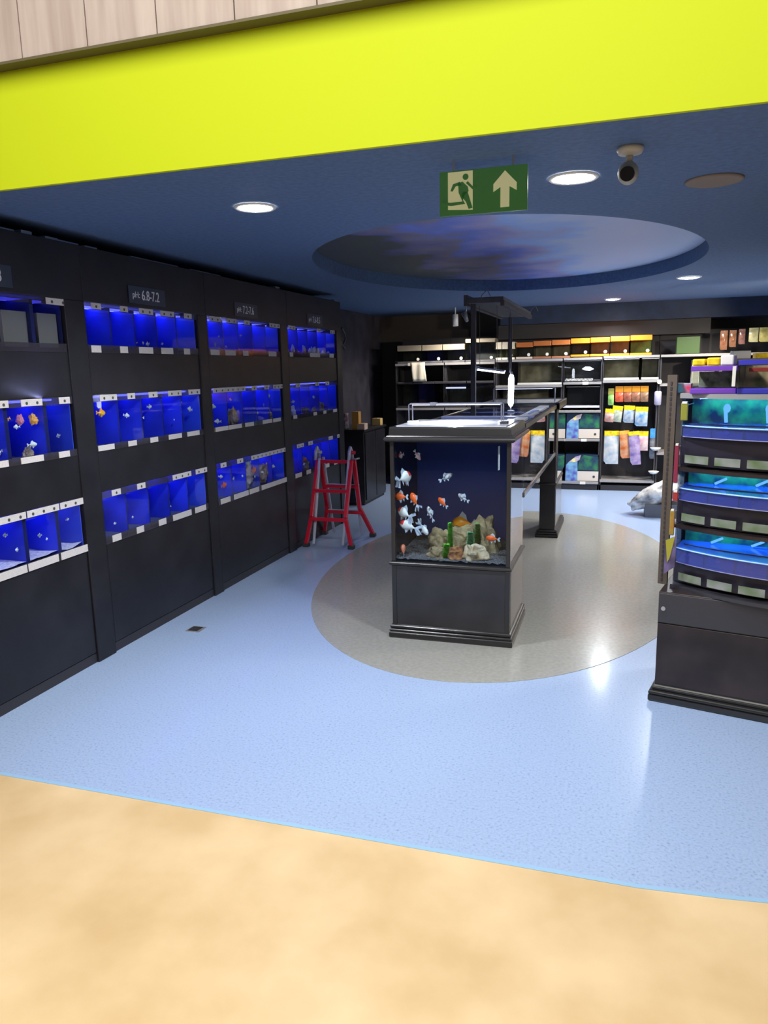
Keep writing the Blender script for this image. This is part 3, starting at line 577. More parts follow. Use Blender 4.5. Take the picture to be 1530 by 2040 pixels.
# bridge tank (long, raised) + legs
B0, B1, BZ = YB+.01, 7.03, .80
bt = thing('display_aquarium', 'long raised glass tank bridging from the goldfish tank to the far cabinet', 'aquarium', (-.92, 5.8, BZ))
zr = lambda z: z
obj('side_pane', B(-.583, -.575, B0, B1, BZ+.01, 1.215), GLASSM, bt)
obj('side_pane', B(XL, XL+.008, B0, B1, BZ+.01, 1.215), GLASSM, bt)
obj('bottom_pane', B(XL, -.575, B0, B1, BZ-.005, BZ+.01), mat('tank_floor', (.05, .05, .055), .4), bt)
obj('end_pane', B(XL, -.575, B1-.006, B1, BZ+.01, 1.215), GLASS, bt)
fr = MB(); fr.box(-.59, -.566, B0, B1, 1.212, 1.245, .004); fr.box(XL-.012, XL+.012, B0, B1, 1.212, 1.245, .004); obj('top_rim', fr, MOULD, bt)
obj('base_rim', MB().box(-.59, -.568, B0, B1, BZ-.02, BZ+.012, .004), mat('metal_rim', (.22, .20, .20), .2, .7), bt)
mb = MB(); rs = random.Random(5)
for k in range(90):
    mb.blob((rs.uniform(-.66, -.59), rs.uniform(B0+.05, B1-.05), BZ+.02+rs.random()*.02), (.018, .03, .013), 1, .4, k)
obj('pebbles', mb, mat('pebbles', (.35, .30, .32), .5, noise_=(12, .6, 2, (.12, .10, .10), (.6, .55, .56))), bt)
obj('water', B(XL+.01, -.585, B0+.005, B1-.008, BZ+.012, 1.18), glass('clear_water', (.9, .95, .99), .2, 1.33), bt)
for k, y in enumerate((4.85, 5.45, 6.05, 6.6)): obj('cover_glass', B(XL+.03, -.60, y, y+.5, 1.236, 1.242), glass('cover_glass_blue', (.75, .8, .95), 1.3, 1.5, .05, .35, (.25, .32, .75)), bt)
mb = MB()
for k in range(34): mb.box(-.70, -.62, 5.0+k*.055, 5.028+k*.055, 1.243, 1.25)
obj('vent_grille', mb, WHITEP, bt)
obj('brace', B(XL+.02, -.59, 5.33, 5.40, 1.243, 1.252), mat('pale_blue_plastic', (.35, .42, .75), .4), bt)
t = thing('island_cabinet', 'narrow black upright cabinet with flared foot at the far end of the island', 'cabinet', (-.64, 7.04, 0))
X2, Y2, Y3 = -.708, 7.04, 7.78
obj('carcass', B(X2, -.565, Y2, Y3, .06, 1.20, .004), BLACK, t)
obj('side_panel', B(-.565, -.561, Y2+.03, Y3-.02, .09, .49), MC['floor_reflection_side'], t)
mb = MB(); moulding(mb, X2, -.565, Y2, Y3, [(0, 0), (.03, 0), (.034, .01), (.034, .03)] + arc(.024, .034, .052) + arc(.014, .054, .074) + [(0, .08)]); obj('plinth_moulding', mb, MOULD, t)
mb = MB(); moulding(mb, X2, -.565, Y2, Y3, [(0, .5)] + arc(.004, .502, .522) + [(0, .525)]); obj('middle_moulding', mb, MOULD, t)
t2 = thing('end_aquarium', 'lit glass tank at the far end of the island beyond the bridge tank', 'aquarium', (-.92, 7.5, 1.0))
obj('side_pane', B(-.56, -.553, Y2+.05, Y3+.2, .56, 1.19), GLASSM, t2)
obj('top_frame', MB().box(XL-.01, -.545, Y3-.02+.2, Y3+.22, 1.19, 1.27, .006).box(XL-.01, -.545, 7.05, 7.10, 1.2, 1.26, .006).box(-.585, -.545, 7.05, Y3+.2, 1.2, 1.265, .006).box(XL-.01, XL+.03, 7.05, Y3+.2, 1.2, 1.265, .006), MOULD, t2)
obj('cover', B(XL+.03, -.585, 7.10, Y3+.18, 1.255, 1.262), MC['white_cover_glass'], t2)
obj('tray', B(XL, X2, 7.05, Y3, .98, 1.2), BLACKM, t2)
t = thing('aquarium_light', 'slim light bar on wire legs over the far end tank', 'aquarium light', (-.9, 7.4, 1.262))
obj('bar', B(-1.20, -.62, 7.36, 7.40, 1.385, 1.396, .003), MC['satin_silver'], t); obj('led_strip', B(-1.18, -.64, 7.363, 7.397, 1.382, 1.385), glow('white_led_far', (.6, .68, 1.0), 4), t, 'glowing underside strip')
for x in (-1.205, -.615): obj('leg', MB().tube([(x, 7.38, 1.262), (x, 7.38, 1.39)], .006, 8), MC['satin_silver'], t)
# gantry with hanging lights
t = thing('lamp_gantry', 'black upright frame on the island carrying a long overhead lamp housing', 'lamp frame', (-1.1, 5.85, 1.245))
for (x, y, r, zt) in ((-1.115, 5.86, .019, 2.10), (-1.07, 7.55, .016, 2.07)): obj('post', B(x-r, x+r, y-r, y+r, 1.236 if y < 7 else 1.262, zt, .004), BLACKM, t)
obj('lamp_housing', B(-1.17, -.88, 5.82, 7.60, 2.075, 2.12, .006), mat('dusty_black', (.035, .034, .038), .5, noise_=(10, .4)), t)
obj('frame_rail', MB().box(-1.18, -1.15, 5.80, 7.62, 2.06, 2.14, .003).box(-.90, -.87, 5.80, 7.62, 2.05, 2.09, .003), BLACKM, t)
mb = MB(); 
for x, y, z0, z1 in ((-1.09, 5.98, 1.59, 2.07), (-.96, 6.02, 1.56, 2.07), (-.86, 6.04, 1.55, 2.06)): mb.tube([(x, y, z1), (x+.004, y, z0)], .0022, 6)
obj('cord', mb, mat('grey_cord', (.16, .15, .16), .5), t)
for x, y in ((-1.07, 5.84), (-.9, 7.58)): obj('cable_loop', MB().tube([(x, y, 2.08), (x+.03, y-.02, 2.14), (x+.07, y-.03, 2.17), (x+.09, y, 2.12)], .004, 6), MC['grey_cord'], t)
# LED bar (hanging, tilted)
t = thing('hanging_lamp', 'bright slanting light bar hung on cords above the bridge tank', 'lamp', (-1.0, 6.0, 1.56))
M = Matrix.Translation((-1.002, 6.0, 1.572)) @ Matrix.Rotation(math.radians(8), 4, 'Y')
obj('housing', B(-.112, .112, -.035, .035, .0, .014, .003, M=M), mat('white_housing', (.6, .62, .7), .4), t)
obj('tube', B(-.108, .108, -.03, .03, -.012, 0, .003, M=M), glow('lamp_tube', (.75, .85, 1.0), 14), t, 'glowing tube')
obj('end_cap', B(-.125, -.10, -.036, .036, -.010, .022, .004, M=M), WHITEP, t)
t = thing('upright_lamp', 'glaring upright white light tube standing on the bridge tank rim', 'lamp', (-.84, 6.0, 1.25))
obj('tube', MB().tube([(-.842, 6.0, 1.29), (-.842, 6.0, 1.31), (-.840, 6.0, 1.5), (-.838, 6.0, 1.535)], [.012, .021, .023, .014], 16), glow('upright_tube', (.8, .88, 1.0), 26), t, 'glowing tube')
obj('stem', MB().tube([(-.842, 6.0, 1.243), (-.842, 6.0, 1.29)], .006, 8), STEEL, t)
obj('clamp', B(-.865, -.815, 5.98, 6.02, 1.243, 1.258, .003), STEEL, t)
obj('cap', MB().tube([(-.838, 6.0, 1.533), (-.838, 6.0, 1.56)], [.014, .006], 12), STEEL, t)
# items on the bridge tank covers
solo('fish_net', MB().box(-.66, -.645, 5.6, 5.95, 1.25, 1.258).lathe([(.03, 0), (.034, .004), (.03, .008)], (-.652, 6.0, 1.25), 16), mat('pale_blue_plastic', (.35, .42, .75), .4), 'pale blue net lying on the bridge tank covers', 'net')
solo('salt_tub', MB().lathe([(.03, 0), (.032, .04), (.026, .055), (.02, .06)], (-.61, 5.9, 1.05), 20), mat('red_lid', (.6, .05, .06), .4), 'small red and clear tub seen through the bridge tank side', 'tub')

# ================================================================== LADDER
t = thing('folding_ladder', 'red and grey folding multi-position ladder standing open by the racks', 'ladder', (-2.5, 6.45, 0))
RED = mat('red_paint', (.55, .008, .03), .3); LG = mat('ladder_grey', (.42, .42, .52), .35, .3)
def bar(p, q, w, m_, nm, d=None):
    p, q = Vector(p), Vector(q); L = (q-p).length; z = (q-p).normalized(); x = Vector((1, 0, 0)); 
    if abs(z.x) > .9: x = Vector((0, 1, 0))
    y = z.cross(x).normalized(); x = y.cross(z)
    M = Matrix((x, y, z)).transposed().to_4x4(); M.translation = p
    d = d or w
    return obj(nm, B(-w/2, w/2, -d/2, d/2, 0, L, .003, M=M), m_, t)
for x, o in ((-2.685, -1), (-2.352, 1)):
    # front (near) rail
    bar((x, 6.21, .28), (x, 6.41, .78), .033, RED, 'rail'); bar((x, 6.21, .28), (x+o*.055, 6.19, .03), .033, RED, 'flared_foot')
    bar((x-o*.022, 6.185, .03), (x-o*.022, 6.40, .80), .022, LG, 'inner_rail')
    bar((x, 6.60, .30), (x, 6.48, .78), .033, RED, 'rail'); bar((x, 6.60, .30), (x+o*.085, 6.72, .03), .033, RED, 'flared_foot')
    bar((x-o*.022, 6.70, .03), (x-o*.022, 6.49, .80), .022, LG, 'inner_rail')
    for yy, xx in ((6.19, x+o*.055), (6.72, x+o*.085)): obj('rubber_foot', B(xx-.028, xx+.028, yy-.028, yy+.028, 0, .035, .004), BLACKM, t)
    obj('hinge', MB().tube([(x-.02, 6.40, .78), (x-.02, 6.415, .86), (x-.02, 6.445, .895), (x-.02, 6.475, .86), (x-.02, 6.49, .78)], .016, 10), LG, t)
    obj('hinge_knob', MB().tube([(x-.03, 6.445, .85), (x+.025, 6.445, .85)], .016, 14), RED if o > 0 else LG, t)
obj('lock_pin', MB().tube([(-2.335, 6.44, .79), (-2.285, 6.44, .80)], .009, 8), STEEL, t)
for y, z, a in ((6.405, .77, 0), (6.30, .51, 0), (6.205, .262, 0)): bar((-2.70, y, z), (-2.335, y, z), .034, RED, 'rung', .03)
for y, z in ((6.545, .515), (6.605, .255)): 
    bar((-2.70, y, z), (-2.335, y, z), .034, RED, 'rung', .026); bar((-2.70, y+.006, z+.019), (-2.335, y+.006, z+.019), .03, LG, 'rung_tread', .008)

# floor drain
t = thing('floor_box', 'small square metal floor outlet in the blue floor by the second rack', 'floor outlet', (-2.53, 3.937, 0))
obj('frame', B(-2.578, -2.482, 3.89, 3.985, 0, .004), STEEL, t); obj('lid', B(-2.568, -2.50, 3.90, 3.975, .0035, .0055), BLACKM, t)

# ================================================================== LOW CABINET AND BACK CORNER
t = thing('low_cabinet', 'black low cupboard against the left wall beyond the racks', 'cabinet', (-3.1, 8.7, 0))
obj('body', B(-3.39, -2.885, 8.30, 9.12, .03, .88, .004), BLACK, t); obj('top', B(-3.395, -2.865, 8.28, 9.14, .88, .905, .004), BLACK, t)
obj('door', B(-2.885, -2.87, 8.33, 8.70, .06, .86, .004), BLACK, t); obj('door', B(-2.885, -2.87, 8.72, 9.09, .06, .86, .004), BLACK, t); obj('plinth', B(-3.38, -2.9, 8.32, 9.10, 0, .03), BLACKM, t)
def carton(x0, x1, y0, y1, z0, z1, m_, lab, cat='box', name='cardboard_box', group=None):
    t = thing(name, lab, cat, ((x0+x1)/2, (y0+y1)/2, z0), 0, group)
    obj('body', B(x0, x1, y0, y1, z0, z1, .003), m_, t); xm = (x0+x1)/2; obj('tape', B(xm-.015, xm+.015, y0-.001, y1+.001, z1-.0005, z1+.001), mat('tape', (.6, .5, .3), .4), t)
ORC = mat('orange_carton', (.60, .30, .06), .6)
carton(-3.03, -2.945, 8.31, 8.40, .905, 1.115, ORC, 'upright orange-brown carton on the low black cupboard')
carton(-2.965, -2.87, 8.30, 8.42, .905, .975, mat('peach_carton', (.62, .44, .33), .6), 'low peach carton in front of the orange one')
carton(-3.01, -2.90, 9.0, 9.1, .905, .99, mat('yellow_carton', (.62, .42, .16), .6), 'small yellow carton at the far end of the low cupboard')
mb = MB(); mb.lathe([(.025, 0), (.032, .03), (.026, .08), (.03, .12), (.022, .17), (.026, .19)], (-3.11, 8.34, .905), 16)
solo('bubble_wrap_roll', mb, mat('pink_white_wrap', (.6, .45, .45), .4, noise_=(30, .5, 2, (.4, .12, .12), (.8, .7, .72))), 'pinkish white wrapped bottle beside the orange carton', 'bottle')
mb = MB()   # faint emblem on wall: ring-shaped fish outline
for sgn in (1, -1): mb.tube([(-3.392, 9.04+sgn*.12*math.sin(PI*k/10)*1.0, 2.12-.22*k/10) for k in range(11)], .010, 6)
mb.tube([(-3.392, 8.97, 2.0), (-3.392, 9.1, 1.97)], .008, 6); mb.tube([(-3.392, 9.04, 1.92), (-3.392, 8.95, 1.86)], .012, 6); mb.tube([(-3.392, 9.04, 1.92), (-3.392, 9.14, 1.86)], .012, 6)
solo('wall_ornament', mb, mat('dim_grey_relief', (.07, .075, .085), .5), 'faint grey oval emblem high on the black wall beyond the racks', 'wall ornament')
# track spots
t = thing('spotlight', 'white cylindrical spotlight hanging from the ceiling left of the lamp frame', 'spotlight', (-2.06, 9.6, ZC))
obj('stem', MB().tube([(-2.06, 9.6, ZC), (-2.06, 9.6, 2.25)], .008, 8), WHITEP, t); spot((-2.05, 9.57, 2.11), 80, (1, .92, .82), .03, 168)
obj('body', MB().tube([(-2.06, 9.6, 2.26), (-2.055, 9.585, 2.12)], .036, 20), mat('bright_white_metal', (.85, .83, .8), .4), t)
t = thing('spotlight', 'small dim grey spotlight right of the white one, by the lamp frame', 'spotlight', (-1.92, 9.6, ZC))
obj('stem', MB().tube([(-1.92, 9.6, ZC), (-1.92, 9.6, 2.25)], .008, 8), STEEL, t); obj('body', MB().tube([(-1.95, 9.6, 2.28), (-1.90, 9.56, 2.17)], [.04, .02], 16), mat('dim_metal', (.12, .13, .16), .4), t)

# ================================================================== BACK SHELVING
SY = 9.9
BEIGEH = mat('beige_hood', (.27, .23, .17), .6); CREAMH = mat('cream_hood', (.62, .56, .45), .5); BROH = mat('burnt_orange_hood', (.48, .14, .03), .45); ORH = mat('bright_orange_hood', (.9, .25, .01), .5)
TG = glass('showroom_glass', (.8, .82, .8), 1.0)
def shelving(x0, x1, shelves, lab, back=BLACKM, posts=True):
    t = thing('shelving_bay', lab, 'shelving', ((x0+x1)/2, SY+.25, 0), 0, 'shelving bays along the back wall')
    for x in (x0, x1-.02): obj('upright', B(x+.001, x+.019, SY+.03, SY+.40, 0, 1.7), BLACKM, t)
    obj('back_panel', B(x0, x1, SY+.40, SY+.42, 0, 2.0), back, t)
    for z in shelves:
        s = obj('shelf', B(x0+.005, x1-.005, SY, SY+.40, z-.03, z, .002), SHELFG, t)
    obj('plinth', B(x0, x1, SY+.03, SY+.40, 0, .07), BLACKM, t)
    return t
shelving(-2.965, -2.28, (.11, 1.07, 1.665), 'leftmost black shelving bay at the back, with beige-hooded tanks on top')
shelving(-2.275, -1.60, (.11, 1.07, 1.665), 'second back shelving bay from the left, behind the lamp frame post')
shelving(-1.595, -.735, (.11, 1.07, 1.355, 1.685), 'back shelving bay behind the glaring upright lamp')
bC = shelving(-.73, -.25, (.11, .665, 1.03, 1.385, 1.69), 'back shelving bay with two blue boxed aquarium kits')
bD = shelving(-.245, .425, (.14, 1.40, 1.70), 'back bay where bright bagged toys hang under tank shelves')
bE = shelving(.43, 1.75, (.5, 1.35, 1.70), 'rightmost back bay behind the curved betta stand')
for b_, xs_ in ((bC, (-.45,)), (bD, ())):
    for x in xs_:
        for z in (.095, .65, 1.37): obj('price_label', B(x-.035, x+.035, SY-.004, SY, z-.018, z+.018), WHITE, b_)
def hood_tank(x0, x1, z0, z1, hood, lab, hh=.055, inside=None, base=True, grp='hooded tanks on the top shelf', sticker=True, dy=.28, name='boxed_aquarium'):
    t = thing(name, lab, 'aquarium', ((x0+x1)/2, SY+.14, z0), 0, grp)
    obj('tank', MB().box(x0+.004, x1-.004, SY+.012, SY+.018, z0+.02, z1-hh).box(x0+.004, x0+.01, SY+.018, SY+dy, z0+.02, z1-hh).box(x1-.01, x1-.004, SY+.018, SY+dy, z0+.02, z1-hh), TG, t)
    obj('back_poster', B(x0+.01, x1-.01, SY+dy-.01, SY+dy, z0+.02, z1-hh), inside or mat('grey_tank_inside', (.3, .3, .27), .6, noise_=(6, .5)), t)
    obj('hood', B(x0+.002, x1-.002, SY+.005, SY+dy+.005, z1-hh, z1, .005), hood, t)
    if base: obj('base', MB().box(x0+.002, x1-.002, SY+.005, SY+dy, z0, z0+.028, .004), hood if base is True else base, t)
    if sticker:
        xc = x1-.05; obj('sticker', MB().tube([(xc, SY+.006, z0+.055), (xc, SY+.011, z0+.055)], .02, 16), WHITE, t, 'round white sticker')
INB = mat('blue_inside', (.03, .035, .3), .5)
INT = mat('tan_inside', (.4, .34, .24), .6, noise_=(5, .5, 3, (.22, .18, .12), (.62, .55, .42)))
ING = mat('green_inside', (.2, .34, .1), .6, noise_=(9, .5)); IND = mat('dark_inside', (.10, .10, .11), .6, noise_=(6, .4))
hd = [(-2.93, -2.59, BEIGEH, IND, 'leftmost beige-hooded tank on the back top shelf'), (-2.585, -2.305, BEIGEH, INB, 'beige-hooded tank with blue inside, second from left'), (-2.30, -2.0, BEIGEH, IND, 'beige-hooded tank, third from left on the top shelf')]
for a, b, h_, i_, l_ in hd: hood_tank(a, b, 1.665, 1.905, h_, l_, .075, i_, IND)
hood_tank(-1.995, -1.60, 1.665, 1.965, BEIGEH, 'taller beige-lidded tank behind the lamp frame post', .05, IND, IND)
for a, b, l_ in ((-1.59, -1.515, 'narrow cream carton, left of three cream ones'), (-1.51, -1.435, 'narrow cream carton, middle of three cream ones'), (-1.43, -1.345, 'cream carton, right of three, beside the orange hoods')):
    hood_tank(a, b, 1.685, 1.91, CREAMH, l_, .09, INT, WHITE, sticker=(b > -1.4))
on = ['leftmost burnt-orange hooded tank', 'middle burnt-orange hooded tank', 'right burnt-orange hooded tank, beside the bright ones', 'leftmost bright orange hooded tank', 'second bright orange hooded tank', 'third bright orange hooded tank', 'rightmost bright orange hooded tank with green inside']
xe = [-1.33, -1.113, -.88, -.645, -.407, -.167, .069, .331]; zz = [1.896, 1.908, 1.913, 1.924, 1.929, 1.935, 1.94]
ins = [IND, INT, INT, IND, INT, INT, ING]
for i in range(7): hood_tank(xe[i], xe[i+1]-.004, 1.688 if i < 3 else 1.70, zz[i]+.003, BROH if i < 3 else ORH, on[i]+' on the back top shelf', .062, ins[i], (mat('cream_base', (.6, .5, .42), .5) if i == 0 else mat('brown_base', (.3, .12, .06), .5)) if i < 3 else True)
# second row
G2 = 'framed tanks on the back middle shelves'
WB = mat('off_white_base', (.62, .60, .58), .4)
hood_tank(-1.31, -.745, 1.357, 1.655, BLACKM, 'wide empty tank with tan inside behind the upright lamp', .015, INT, WB, G2, False)
hood_tank(-.72, -.27, 1.387, 1.655, BLACKM, 'dark tank with a small glowing lamp and white grille', .015, IND, BLACKM, G2, False)
mb = MB(); mb.prism([(-.50, 1.548), (-.46, 1.575), (-.40, 1.572), (-.355, 1.545), (-.40, 1.525), (-.46, 1.53)], SY+.05, SY+.07, 'xz'); solo('tank_lamp', mb, glow('small_lamp', (.75, .8, 1.0), 6), 'small glowing white lamp inside the dark tank', 'lamp')
mb = MB()
for k in range(20): mb.prism([(-.70+k*.017, 1.40), (-.692+k*.017, 1.40), (-.682+k*.017, 1.43), (-.69+k*.017, 1.43)], SY+.002, SY+.008, 'xz')
solo('tank_grille', mb, WHITEP, 'white slatted grille in front of the dark lamp tank', 'grille')
hood_tank(-.235, .19, 1.402, 1.665, SHELFG, 'grey-framed tank above the bagged toys, left of two', .012, INT, WB, G2, False)
hood_tank(.215, .42, 1.402, 1.665, SHELFG, 'narrow grey-framed tank above the bagged toys, right of two', .012, INT, WB, G2, False)
for x in (.30,): solo('round_tag', MB().tube([(.43, SY-.01, 1.375), (.43, SY-.004, 1.375)], .028, 18), WHITE, 'round white tag at the right end of the middle shelf', 'tag')
# lower left dark tanks
G3 = 'dark tanks on the lower back shelf'
for a, b, i_, l_ in ((-2.94, -2.72, IND, 'dark tank at the left end of the lower back shelf'), (-2.715, -2.42, INB, 'dark tank with deep blue inside on the lower back shelf'), (-2.415, -1.98, IND, 'wide dark tank on the lower back shelf'), (-1.975, -1.62, IND, 'dark tank behind the lamp frame post, lower shelf')):
    hood_tank(a, b, 1.07, 1.42, BLACKM, l_, .03, i_, BLACKM, G3, False)
hood_tank(-1.5, -.9, 1.07, 1.32, BLACKM, 'tank with tan inside behind the far end light bar', .02, INT, BLACKM, G3, False)
hood_tank(-.69, -.27, 1.06, 1.33, BLACKM, 'plain dark tank on a white base above the blue kits', .012, mat('slate_inside', (.035, .04, .06), .4), mat('white_base', (.6, .6, .72), .3), G3, False)
solo('light_bar', B(-2.25, -1.98, SY-.03, SY-.01, 1.325, 1.345, .003), glow('dim_bar', (.6, .65, 1.0), 1.2), 'short pale glowing bar on the dark lower back shelf', 'lamp')
# white cloth hanging
mb = MB(); g = [[mb.bm.verts.new((-2.735+.035*(j/6)+.19*i/8*(1 if j > 0 else 1.05), SY-.03-.01*math.sin(i*1.3+j*.4)-.006*(j > 1), 1.672-.245*j/6 if j else 1.678)) for j in range(7)] for i in range(9)]
mb._new([mb.bm.faces.new((g[i][j], g[i+1][j], g[i+1][j+1], g[i][j+1])) for i in range(8) for j in range(6)], True)
mb.box(-2.77, -2.70, SY-.035, SY-.02, 1.635, 1.672)
o = solo('hanging_cloth', mb, mat('off_white_cloth', (.62, .58, .48), .8), 'off-white cloth hanging over the shelf edge at the far left', 'cloth')
so = o.modifiers.new('thickness', 'SOLIDIFY'); so.thickness = .004
# boxed kits
def kit(x0, x1, z0, z1, lab):
    t = thing('boxed_kit', lab, 'box', ((x0+x1)/2, SY+.1, z0), 0, 'blue boxed aquarium kits'); y = SY+.03
    obj('carton', B(x0, x1, y, y+.24, z0, z1, .003), mat('dark_teal_carton', (.01, .025, .06), .35), t)
    w, h = x1-x0, z1-z0; P = lambda l: [(x0+u*w, z0+v*h) for u, v in l]
    obj('printed_panel', MB().prism(P([(.0, .0), (.36, .0), (.37, .38), (.36, .8), (.12, .75), (.02, .6)]), y-.003, y, 'xz'), mat('purple_blue_print', (.15, .16, .55), .4, noise_=(12, .5, 3, (.09, .07, .42), (.18, .45, .62))), t)
    obj('printed_panel', MB().prism(P([(.37, .42), (.98, .42), (.98, .9), (.55, .98), (.42, .8)]), y-.003, y, 'xz'), mat('green_print', (.02, .12, .05), .4, noise_=(10, .6, 3, (.01, .03, .09), (.03, .2, .07))), t)
    obj('printed_panel', MB().prism(P([(.08, .7), (.3, .92), (.46, .98), (.42, .8), (.3, .72)]), y-.005, y-.003, 'xz'), mat('yellow_print', (.6, .6, .4), .4, noise_=(14, .6, 2, (.25, .15, .6), (.75, .72, .3))), t)
    obj('printed_panel', MB().prism(P([(.37, .02), (.99, .02), (.99, .38), (.37, .38)]), y-.003, y, 'xz'), mat('cream_print', (.62, .56, .5), .4), t)
    obj('printed_mark', MB().tube([(x0+.86*w, y-.005, z0+.18*h), (x0+.86*w, y-.003, z0+.18*h)], .016, 12), INK, t)
kit(-.675, -.255, .665, .99, 'upper blue and green boxed aquarium kit on the back shelf'); kit(-.675, -.255, .11, .46, 'lower blue and green boxed aquarium kit, above the floor')
# bagged toys
YEL = mat('yellow_header', (.8, .55, .01), .35, noise_=(30, .25)); CLR = glass('clear_pouch', (.9, .9, .9), 2.0, 1.5, .15, .2, (.8, .8, .8))
def pouch(x0, x1, z0, z1, col, hcol, lab, hh=.05, y=SY+.06, tilt=0, grp='bagged toys hanging on hooks'):
    t = thing('hanging_pouch', lab, 'packet', ((x0+x1)/2, y, z0), 0, grp); xc = (x0+x1)/2; w = x1-x0
    R_ = Matrix.Translation((xc, y, z1)) @ Matrix.Rotation(tilt, 4, 'Y') @ Matrix.Translation((-xc, -y, -z1))
    obj('header_card', B(x0, x1, y-.004, y+.002, z1-hh, z1, .001).xf(R_), hcol, t)
    mb = MB(); nx, nz = 6, 9
    for sgn in (-1, 1):
        g = [[mb.bm.verts.new((x0+w*i/nx, y+sgn*(.018*math.sin(PI*i/nx)*math.sin(PI*min(1, (j+.6)/nz))*(1+.5*math.sin(i*2.1+j*1.7))), z1-hh-(z1-hh-z0)*j/nz)) for j in range(nz+1)] for i in range(nx+1)]
        mb._new([mb.bm.faces.new((g[i][j], g[i+1][j], g[i+1][j+1], g[i][j+1])) for i in range(nx) for j in range(nz)], True)
    obj('pouch', mb.xf(R_), col, t)
    obj('hook', MB().tube([(xc, y-.02, z1-.012), (xc, SY+.38, z1-.012)], .003, 6), STEEL, t)
def pm(n, a, b=None):
    a = tuple(x**1.35*.8 for x in a); b = tuple(x*.7 for x in b) if b else None
    return mat(n, a, .25, coat=.6, noise_=(11, .5, 2, tuple(x*.8 for x in a), b or tuple(min(1, x*1.3+.06) for x in a)))
pouch(-.17, -.10, 1.09, 1.30, pm('lime_pack', (.35, .62, .22)), pm('olive_head', (.45, .45, .12)), 'narrow lime green packet at the left of the top hanging row', .08)
ORP = mat('orange_head', (.75, .33, .03), .3)
for i, (a, c, w_) in enumerate(((-.085, (.75, .16, .05), 'red-orange packet, first of four under orange headers'), (.015, (.42, .16, .09), 'brown packet, second of four under orange headers'), (.115, (.40, .20, .12), 'brown packet, third of four under orange headers'), (.215, (.38, .24, .15), 'tan packet, last of four under orange headers'))):
    pouch(a, a+.095, 1.13, 1.325, pm(f'brown_pack_{i}', c), ORP, w_, .07)
pouch(-.195, -.085, .88, 1.045, pm('pink_pack', (.8, .35, .3), (.8, .8, .75)), YEL, 'small pink toy pouch at the left of the middle hanging row', .05, SY+.03, .08)
pouch(-.105, .02, .88, 1.08, pm('sage_pack', (.5, .62, .48), (.8, .82, .78)), YEL, 'pale green toy pouch, second in the middle hanging row', .055, SY+.05, .12)
pouch(.03, .16, .87, 1.085, pm('sky_pack', (.35, .52, .78), (.75, .8, .78)), YEL, 'pale blue toy pouch, third in the middle hanging row', .055, SY+.03, .05)
pouch(.165, .315, .83, 1.07, pm('azure_pack', (.18, .45, .8), (.7, .78, .8)), YEL, 'azure toy pouch, last in the middle hanging row', .055, SY, .02)
pouch(-.20, -.02, .34, .765, pm('ice_pack', (.55, .68, .82), (.82, .84, .85)), YEL, 'large pale blue pouch at the left of the bottom hanging row', .06)
pouch(-.02, .10, .42, .77, pm('tangerine_pack', (.85, .28, .06), (.8, .5, .3)), pm('amber_head', (.9, .5, .05)), 'orange toy pouch in the bottom hanging row', .05, SY+.03, -.08)
pouch(.09, .215, .34, .765, pm('violet_pack', (.35, .26, .62), (.55, .45, .7)), YEL, 'long violet toy pouch in the bottom hanging row', .05, SY, -.1)
pouch(.17, .33, .52, .765, pm('rose_pack', (.8, .5, .62), (.85, .82, .8)), YEL, 'pink and white pouch at the right of the bottom hanging row', .06, SY+.03)
# ladles / metal scoops next to bags
pouch(.35, .41, .42, .80, pm('blue_black_pack', (.05, .12, .22), (.3, .3, .33)), pm('cyan_head', (.05, .35, .7)), 'dark packet with cyan header beside the bottom row', .12, SY+.02)
mb = MB().lathe([(.03, 0), (.04, .01), (.042, .16), (.03, .17)], (.42, SY-.02, 1.09), 20); solo('grey_canister', mb, mat('lilac_grey', (.35, .35, .5), .4), 'lilac-grey canister beside the perforated post', 'canister')
for i, (x, z, l_) in enumerate(((.42, .525, 'bright metal bowl hanging beside the bagged toys'), (.41, .23, 'bright metal bowl low beside the perforated post'))):
    solo('metal_bowl', MB().lathe([(.005, 0), (.04, .008), (.06, .03), (.065, .04)], (x, SY-.03, z), 24), mat('bright_metal', (.85, .84, .82), .25, .3), l_, 'bowl', 'metal bowls by the post')
# right part of back shelf
solo('green_tank_panel', MB().box(.61, .87, SY+.02, SY+.2, 1.705, 1.905, .004), mat('olive_green_panel', (.04, .085, .02), .5), 'flat olive green box on the right end of the top shelf', 'box')
for i, (a, b, z0, z1, c, l_) in enumerate(((1.09, 1.17, 1.74, 1.965, (.36, .17, .08), 'brown hanging packet, first of three high on the right'), (1.19, 1.265, 1.77, 1.965, (.38, .19, .09), 'brown hanging packet, middle of three high on the right'), (1.29, 1.36, 1.80, 1.975, (.42, .22, .18), 'pinkish brown packet, last of three high on the right'), (1.40, 1.50, 1.82, 1.985, (.9, .85, .5), 'pale yellow packet at the top right'), (1.51, 1.63, 1.82, 1.985, (.9, .8, .3), 'yellow packet at the top right picture edge'))):
    pouch(a, b, z0, z1, pm(f'treat_{i}', c), pm(f'treat_{i}', c), l_, .04, SY+.02, 0, 'packets high on the right')
